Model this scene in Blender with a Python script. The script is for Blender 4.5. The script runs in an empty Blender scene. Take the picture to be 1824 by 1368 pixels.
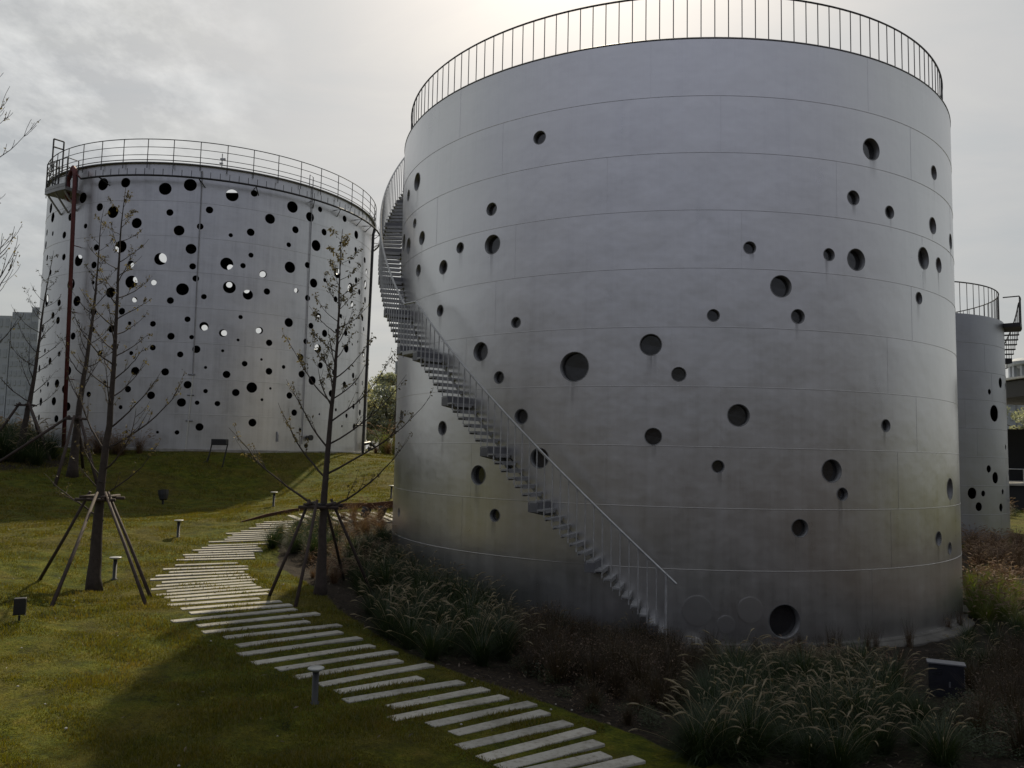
import bpy, math, random
import numpy as np
from mathutils import Vector, Matrix, geometry
R = math.radians
random.seed(11)
rng = np.random.default_rng(5)
scene = bpy.context.scene
COL = scene.collection
CZ = 4.28                                   # eye height above the foot of the large tank
# ---- surveyed numbers: (azimuth deg, height, radius) of the round openings; slabs (x0,y0,x1,y1); ground spot heights; plants
HM=[(-30.32,12.819,0.176),(-64.61,12.951,0.278),(-70.92,12.807,0.18),(-39.71,11.077,0.175),(-39.36,10.055,0.267),(-65.26,11.598,0.144),(-60.95,10.944,0.207),(-74.66,11.348,0.276),(-69.39,11.016,0.257),(-47.26,10.177,0.15),(-52.17,9.736,0.204),(-62.23,9.944,0.181),(-52.78,8.435,0.164),(-34.1,7.775,0.14),(-41.44,7.055,0.258),(-37.27,6.298,0.161),(-32.72,5.224,0.195),(-70.7,5.366,0.196),(-50.98,4.928,0.198),(-41.26,3.622,0.259),(-29.28,4.133,0.258),(-34.78,3.966,0.144),(-37.46,2.566,0.161),(-70.1,2.253,0.13),(-23.63,6.512,0.379),(-11.89,7.046,0.265),(-7.74,6.299,0.172),(-2.66,7.793,0.146),(2.82,9.54,0.15),(1.04,5.301,0.268),(-11.44,4.737,0.204),(15.81,9.497,0.154),(20.95,9.448,0.281),(7.66,8.584,0.271),(10.35,7.837,0.175),(42.06,10.949,0.23),(53.5,10.894,0.226),(38.12,9.889,0.302),(44.43,9.879,0.21),(36.21,8.722,0.157),(26.61,5.166,0.154),(24.51,12.509,0.289),(20.57,11.089,0.185),(28.49,10.898,0.165),(43.2,12.548,0.197),(15.78,3.974,0.281),(17.62,3.396,0.154),(10.34,2.555,0.214),(47.62,3.491,0.294),(41.27,2.157,0.186),(46.53,1.834,0.161),(7.81,0.309,0.398),(-2,4.029,0.146)]
GH=[(-4.96,0.521,0.378),(-0.84,0.216,0.227),(2.71,0.573,0.324)]
HT=[(42.66,8.565,0.282),(31.29,7.99,0.152),(34.94,6.866,0.445),(47.94,5.106,0.142),(29.06,3.919,0.197),(34.06,3.458,0.306),(18.25,2.653,0.296),(24.78,2.64,0.157),(41.25,2.71,0.148),(21.81,1.964,0.231),(38.67,1.886,0.217),(52.69,8.491,0.2),(53.39,3.663,0.16),(50.06,2.217,0.095)]
HL=[(-17.09,19.735,0.377),(-8.97,19.746,0.301),(3.71,19.383,0.372),(11.07,19.709,0.37),(-25.34,19.056,0.332),(-47.37,19.11,0.332),(-44.22,18.393,0.328),(-17.82,18.342,0.244),(-12.7,17.984,0.37),(5.54,17.966,0.204),(-30.98,18.009,0.252),(-23.23,17.271,0.154),(-4.47,17.276,0.314),(8.55,16.91,0.308),(-43.01,17.316,0.152),(-34.01,16.952,0.221),(14.63,17.243,0.192),(-18.16,15.888,0.201),(-9.19,15.871,0.374),(12.34,15.847,0.306),(-33.32,15.562,0.209),(-25.33,15.197,0.357),(3.55,15.148,0.365),(13.1,14.808,0.19),(-47.34,15.902,0.197),(-18.57,14.827,0.21),(-5.54,14.818,0.214),(14.19,14.096,0.189),(-28.29,13.78,0.369),(-18.46,13.765,0.12),(-4.99,13.75,0.378),(1.98,13.736,0.163),(10.53,13.404,0.36),(-44.02,13.104,0.386),(-24.86,12.716,0.314),(-34.26,12.743,0.208),(-11.73,13.128,0.314),(-3.6,12.698,0.164),(7.2,12.702,0.199),(-42.58,14.818,0.193),(-50.79,17.656,0.223),(-51.36,16.856,0.267),(23.5,19.361,0.368),(30.11,19.694,0.205),(17.07,18.299,0.212),(42.85,19.341,0.365),(49.55,19.002,0.309),(53.51,19.691,0.181),(35.48,18.291,0.311),(23.68,16.907,0.124),(29.62,17.254,0.231),(44.27,17.937,0.226),(55.66,18.285,0.221),(65.64,19.688,0.218),(73.66,19.002,0.286),(73.65,17.951,0.19),(42.16,16.89,0.156),(52.49,17.255,0.358),(30.06,15.848,0.153),(22.95,15.147,0.37),(27.8,15.142,0.162),(34.07,14.779,0.229),(42.93,15.487,0.358),(49.33,15.857,0.196),(63.79,17.935,0.102),(69.65,16.899,0.114),(82.18,17.613,0.216),(62.86,15.861,0.345),(24.09,13.742,0.368),(29.72,13.403,0.303),(35.6,13.747,0.2),(45.58,14.097,0.155),(52.12,14.788,0.295),(56.89,15.155,0.139),(74.9,15.851,0.22),(70.91,15.165,0.351),(83.81,15.903,0.334),(84.89,16.912,0.217),(49.95,13.751,0.195),(62.49,14.09,0.201),(77.89,15.16,0.211),(84.34,14.826,0.226),(72.47,14.131,0.207),(16.82,13.044,0.16),(-17.58,12.02,0.238),(-7.46,12.003,0.203),(-37.89,12.028,0.21),(-34.22,11.66,0.228),(-46.61,11.343,0.237),(12.47,11.64,0.169),(-4.73,11.297,0.115),(2.46,11.287,0.171),(-25.53,10.608,0.222),(-17.35,10.951,0.158),(-10.6,10.956,0.214),(7.98,10.592,0.207),(13.94,10.595,0.131),(2.85,9.889,0.17),(15.49,9.894,0.224),(-42.45,9.903,0.148),(-32.08,9.585,0.164),(-14.11,9.53,0.176),(-9.15,9.891,0.232),(-3.62,9.542,0.124),(10.96,9.546,0.178),(-37.68,9.206,0.209),(-8.82,8.841,0.164),(-26.78,8.523,0.302),(-2.04,8.492,0.247),(6.91,8.493,0.216),(-47.33,8.855,0.237),(13.56,7.788,0.224),(-11.74,7.792,0.126),(-32.16,7.797,0.256),(-37.99,7.787,0.156),(-27.98,7.441,0.243),(-3.94,7.435,0.19),(-17.27,7.115,0.167),(3.17,7.103,0.226),(-43.85,7.419,0.127),(-33.26,6.732,0.257),(-42.92,6.746,0.254),(-25.81,6.389,0.261),(-5.92,6.382,0.124),(12.08,6.741,0.252),(16.54,6.754,0.13),(-31.1,5.672,0.224),(-43.71,5.774,0.191),(-3.62,4.971,0.085),(5.71,4.984,0.084),(11.3,4.994,0.13),(17.59,5.344,0.223),(27.86,12.004,0.129),(17.31,11.283,0.257),(22.91,10.951,0.227),(43.4,12.008,0.283),(33.83,11.302,0.219),(27.46,10.609,0.089),(37.1,10.609,0.2),(23.09,9.898,0.089),(29.78,9.213,0.168),(34.91,9.547,0.079),(18.4,8.85,0.089),(24.58,8.501,0.216),(37.49,8.862,0.209),(42.31,9.208,0.12),(32.33,7.806,0.316),(18.77,7.455,0.128),(27.56,7.454,0.216),(38.21,7.821,0.08),(22.36,6.749,0.157),(44.79,7.471,0.201),(35.67,7.108,0.089),(33.05,5.701,0.237),(54.66,12.681,0.249),(65.7,13.059,0.149),(51.77,12.015,0.195),(74.65,12.721,0.099),(63.53,12.021,0.127),(57.82,11.679,0.24),(68.99,12.018,0.215),(49.93,10.97,0.174),(73.78,11.37,0.087),(55.05,10.616,0.289),(61.7,10.617,0.084),(69.77,10.991,0.29),(84.92,11.017,0.293),(48.22,9.922,0.223),(56.51,9.568,0.207),(48.92,8.87,0.223),(53.24,8.536,0.286),(63.11,9.236,0.189),(75.43,9.26,0.196),(69.48,8.539,0.214),(62.1,7.834,0.23),(84.94,8.908,0.168),(46.81,6.427,0.201),(76.66,7.157,0.196),(65,6.795,0.105),(82.56,7.509,0.111),(83.19,6.794,0.223),(56.94,6.427,0.072),(49.26,5.377,0.101),(61.65,5.743,0.104),(68.94,5.745,0.085),(71.63,6.468,0.15),(77.88,5.755,0.241),(51.9,4.395,0.152),(81.99,13.437,0.202),(83.95,12.719,0.158),(78.19,11.672,0.088)]
HF=[(-136.27,19.72,0.406),(-124.9,17.473,0.25),(-132.62,17.486,0.25),(-123.42,18.553,0.25),(-124.5,15.757,0.25),(-97.05,18.208,0.25),(-92.42,16.09,0.25),(-74.74,14.128,0.26),(-115.32,19.521,0.25),(-164.2,19.602,0.273),(-178.35,19.169,0.271),(-164.08,18.099,0.25),(-171.66,17.702,0.25),(166.17,17.751,0.25),(142.25,19.042,0.25),(133.63,17.491,0.25),(117.31,17.236,0.25),(130.48,15.902,0.25),(-154.73,14.227,0.25),(-163.02,13.89,0.25),(-177.73,14.238,0.25),(153.17,15.242,0.25),(153.44,12.763,0.25),(130.32,16.016,0.25),(115.79,11.734,0.25)]
PW=[(0.33,9.2,1.68,10.25),(-0.11,9.25,1.28,10.3),(-0.06,9.6,1.24,10.75),(-0.28,9.85,1.17,11.25),(-0.56,10.2,0.89,11.5),(-0.67,10.7,0.59,11.9),(-1.01,11,0.41,12.3),(-1.55,11.15,-0.01,12.55),(-1.65,11.65,-0.31,12.9),(-2.31,11.8,-0.71,13.2),(-2.52,12.2,-1.38,13.25),(-2.85,12.5,-1.31,14.16),(-3.3,12.8,-1.85,14.26),(-3.68,13.15,-2.03,14.86),(-4.16,13.4,-2.48,15.11),(-4.52,13.81,-2.8,15.56),(-4.73,14.31,-3.24,15.86),(-5.12,14.76,-3.36,16.36),(-5.61,15.01,-3.99,16.36),(-5.86,15.41,-3.97,17.06),(-6.44,15.61,-4.48,17.21),(-6.38,16.32,-4.67,17.53),(-6.7,16.67,-4.97,17.8),(-7.12,17.01,-5.5,17.99),(-7.26,17.49,-5.47,18.51),(-7.57,17.86,-5.55,18.94),(-7.89,18.21,-5.85,19.24),(-7.88,18.72,-6.08,19.57),(-8.35,18.96,-6.26,19.91),(-8.42,19.39,-6.29,20.31),(-8.46,19.79,-6.52,20.6),(-8.86,20.04,-6.7,20.92),(-8.9,20.43,-6.92,21.23),(-8.76,20.87,-6.95,21.62),(-9.02,21.12,-7.07,21.95),(-8.9,21.58,-7.42,22.24),(-9.1,22.11,-7.21,22.98),(-9.01,22.48,-7.32,23.26),(-9.16,22.72,-7.43,23.54),(-8.9,23.15,-7.3,23.92),(-9.14,23.34,-7.43,24.2),(-9.02,23.71,-7.61,24.43),(-8.97,24.05,-7.4,24.87),(-9.11,24.49,-7.29,25.49),(-8.81,24.98,-7.35,25.79),(-8.83,25.29,-7.35,26.11),(-8.8,25.63,-7.38,26.42),(-9.06,25.8,-7.39,26.74),(-8.75,26.3,-7.4,27.07),(-8.66,26.83,-7.43,27.54),(-8.55,27.24,-7.46,27.86),(-8.68,27.56,-7.49,28.25),(-8.54,27.98,-7.47,28.59)]
GP=[(-2.71,11.62,0.65),(-5.46,8.95,0.75),(-3.73,9.17,0.7),(0.02,9.63,0.6),(1.68,9.98,0.5),(4.37,10.65,0.3),(6.81,10.78,0.3),(-9.55,18.77,0.9),(-8.76,14.07,0.95),(-10.57,16.88,1.2),(-9.65,19.82,0.95),(-10.29,25.05,1.45),(-9.2,31.32,1.9),(-5.26,35.66,2.1),(-15.1,23.91,1.55),(-13.24,23.97,1.55),(-11.43,24.83,1.5),(-12.24,33.17,1.5),(-4.47,19.01,0.9),(-7.04,43.85,2.9),(-8.9,55.2,3.7),(-10.42,64.6,3.85),(-4.07,28.67,1.4),(-11.89,41.59,2.05),(-7.88,27.76,1.6),(-4.93,32.49,1.75),(-0.35,12.51,0.55),(-32.63,58.92,3.93),(-32.12,53.1,3.93),(-29.49,48.98,3.93),(-25.37,46.35,3.93),(-21.51,45.67,3.93),(-17.66,46.35,3.93),(-13.54,48.98,3.93),(-10.91,53.1,3.93),(-10.23,56.96,3.93),(-10.91,60.82,3.93),(-21.51,56.96,3.95),(-21.51,70.96,3.8),(-0.23,21.16,-0.05),(2.89,19.7,-0.3),(5.45,19.37,-0.36),(8.84,19.96,-0.36),(12.45,22.27,-0.34),(14.76,25.88,-0.2),(-2.66,23.59,0.6),(-4.11,26.7,1.2),(-4.3,30.99,1.6),(-2.13,35.63,1.7),(5.45,39.17,1.4),(14.03,34.22,0.5),(21.68,41.03,0.1),(27.68,43.03,0.3),(21.68,56.03,1),(29.68,51.03,0.6),(0,2,0.7),(-8,3,0.8),(8,3,0.4),(-25,12,1.3),(-30,30,3),(-36,46,4.2),(-15,85,3.8),(5,75,3.6),(-3,50,3.3),(25,20,0.3),(20,8,0.3)]
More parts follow.
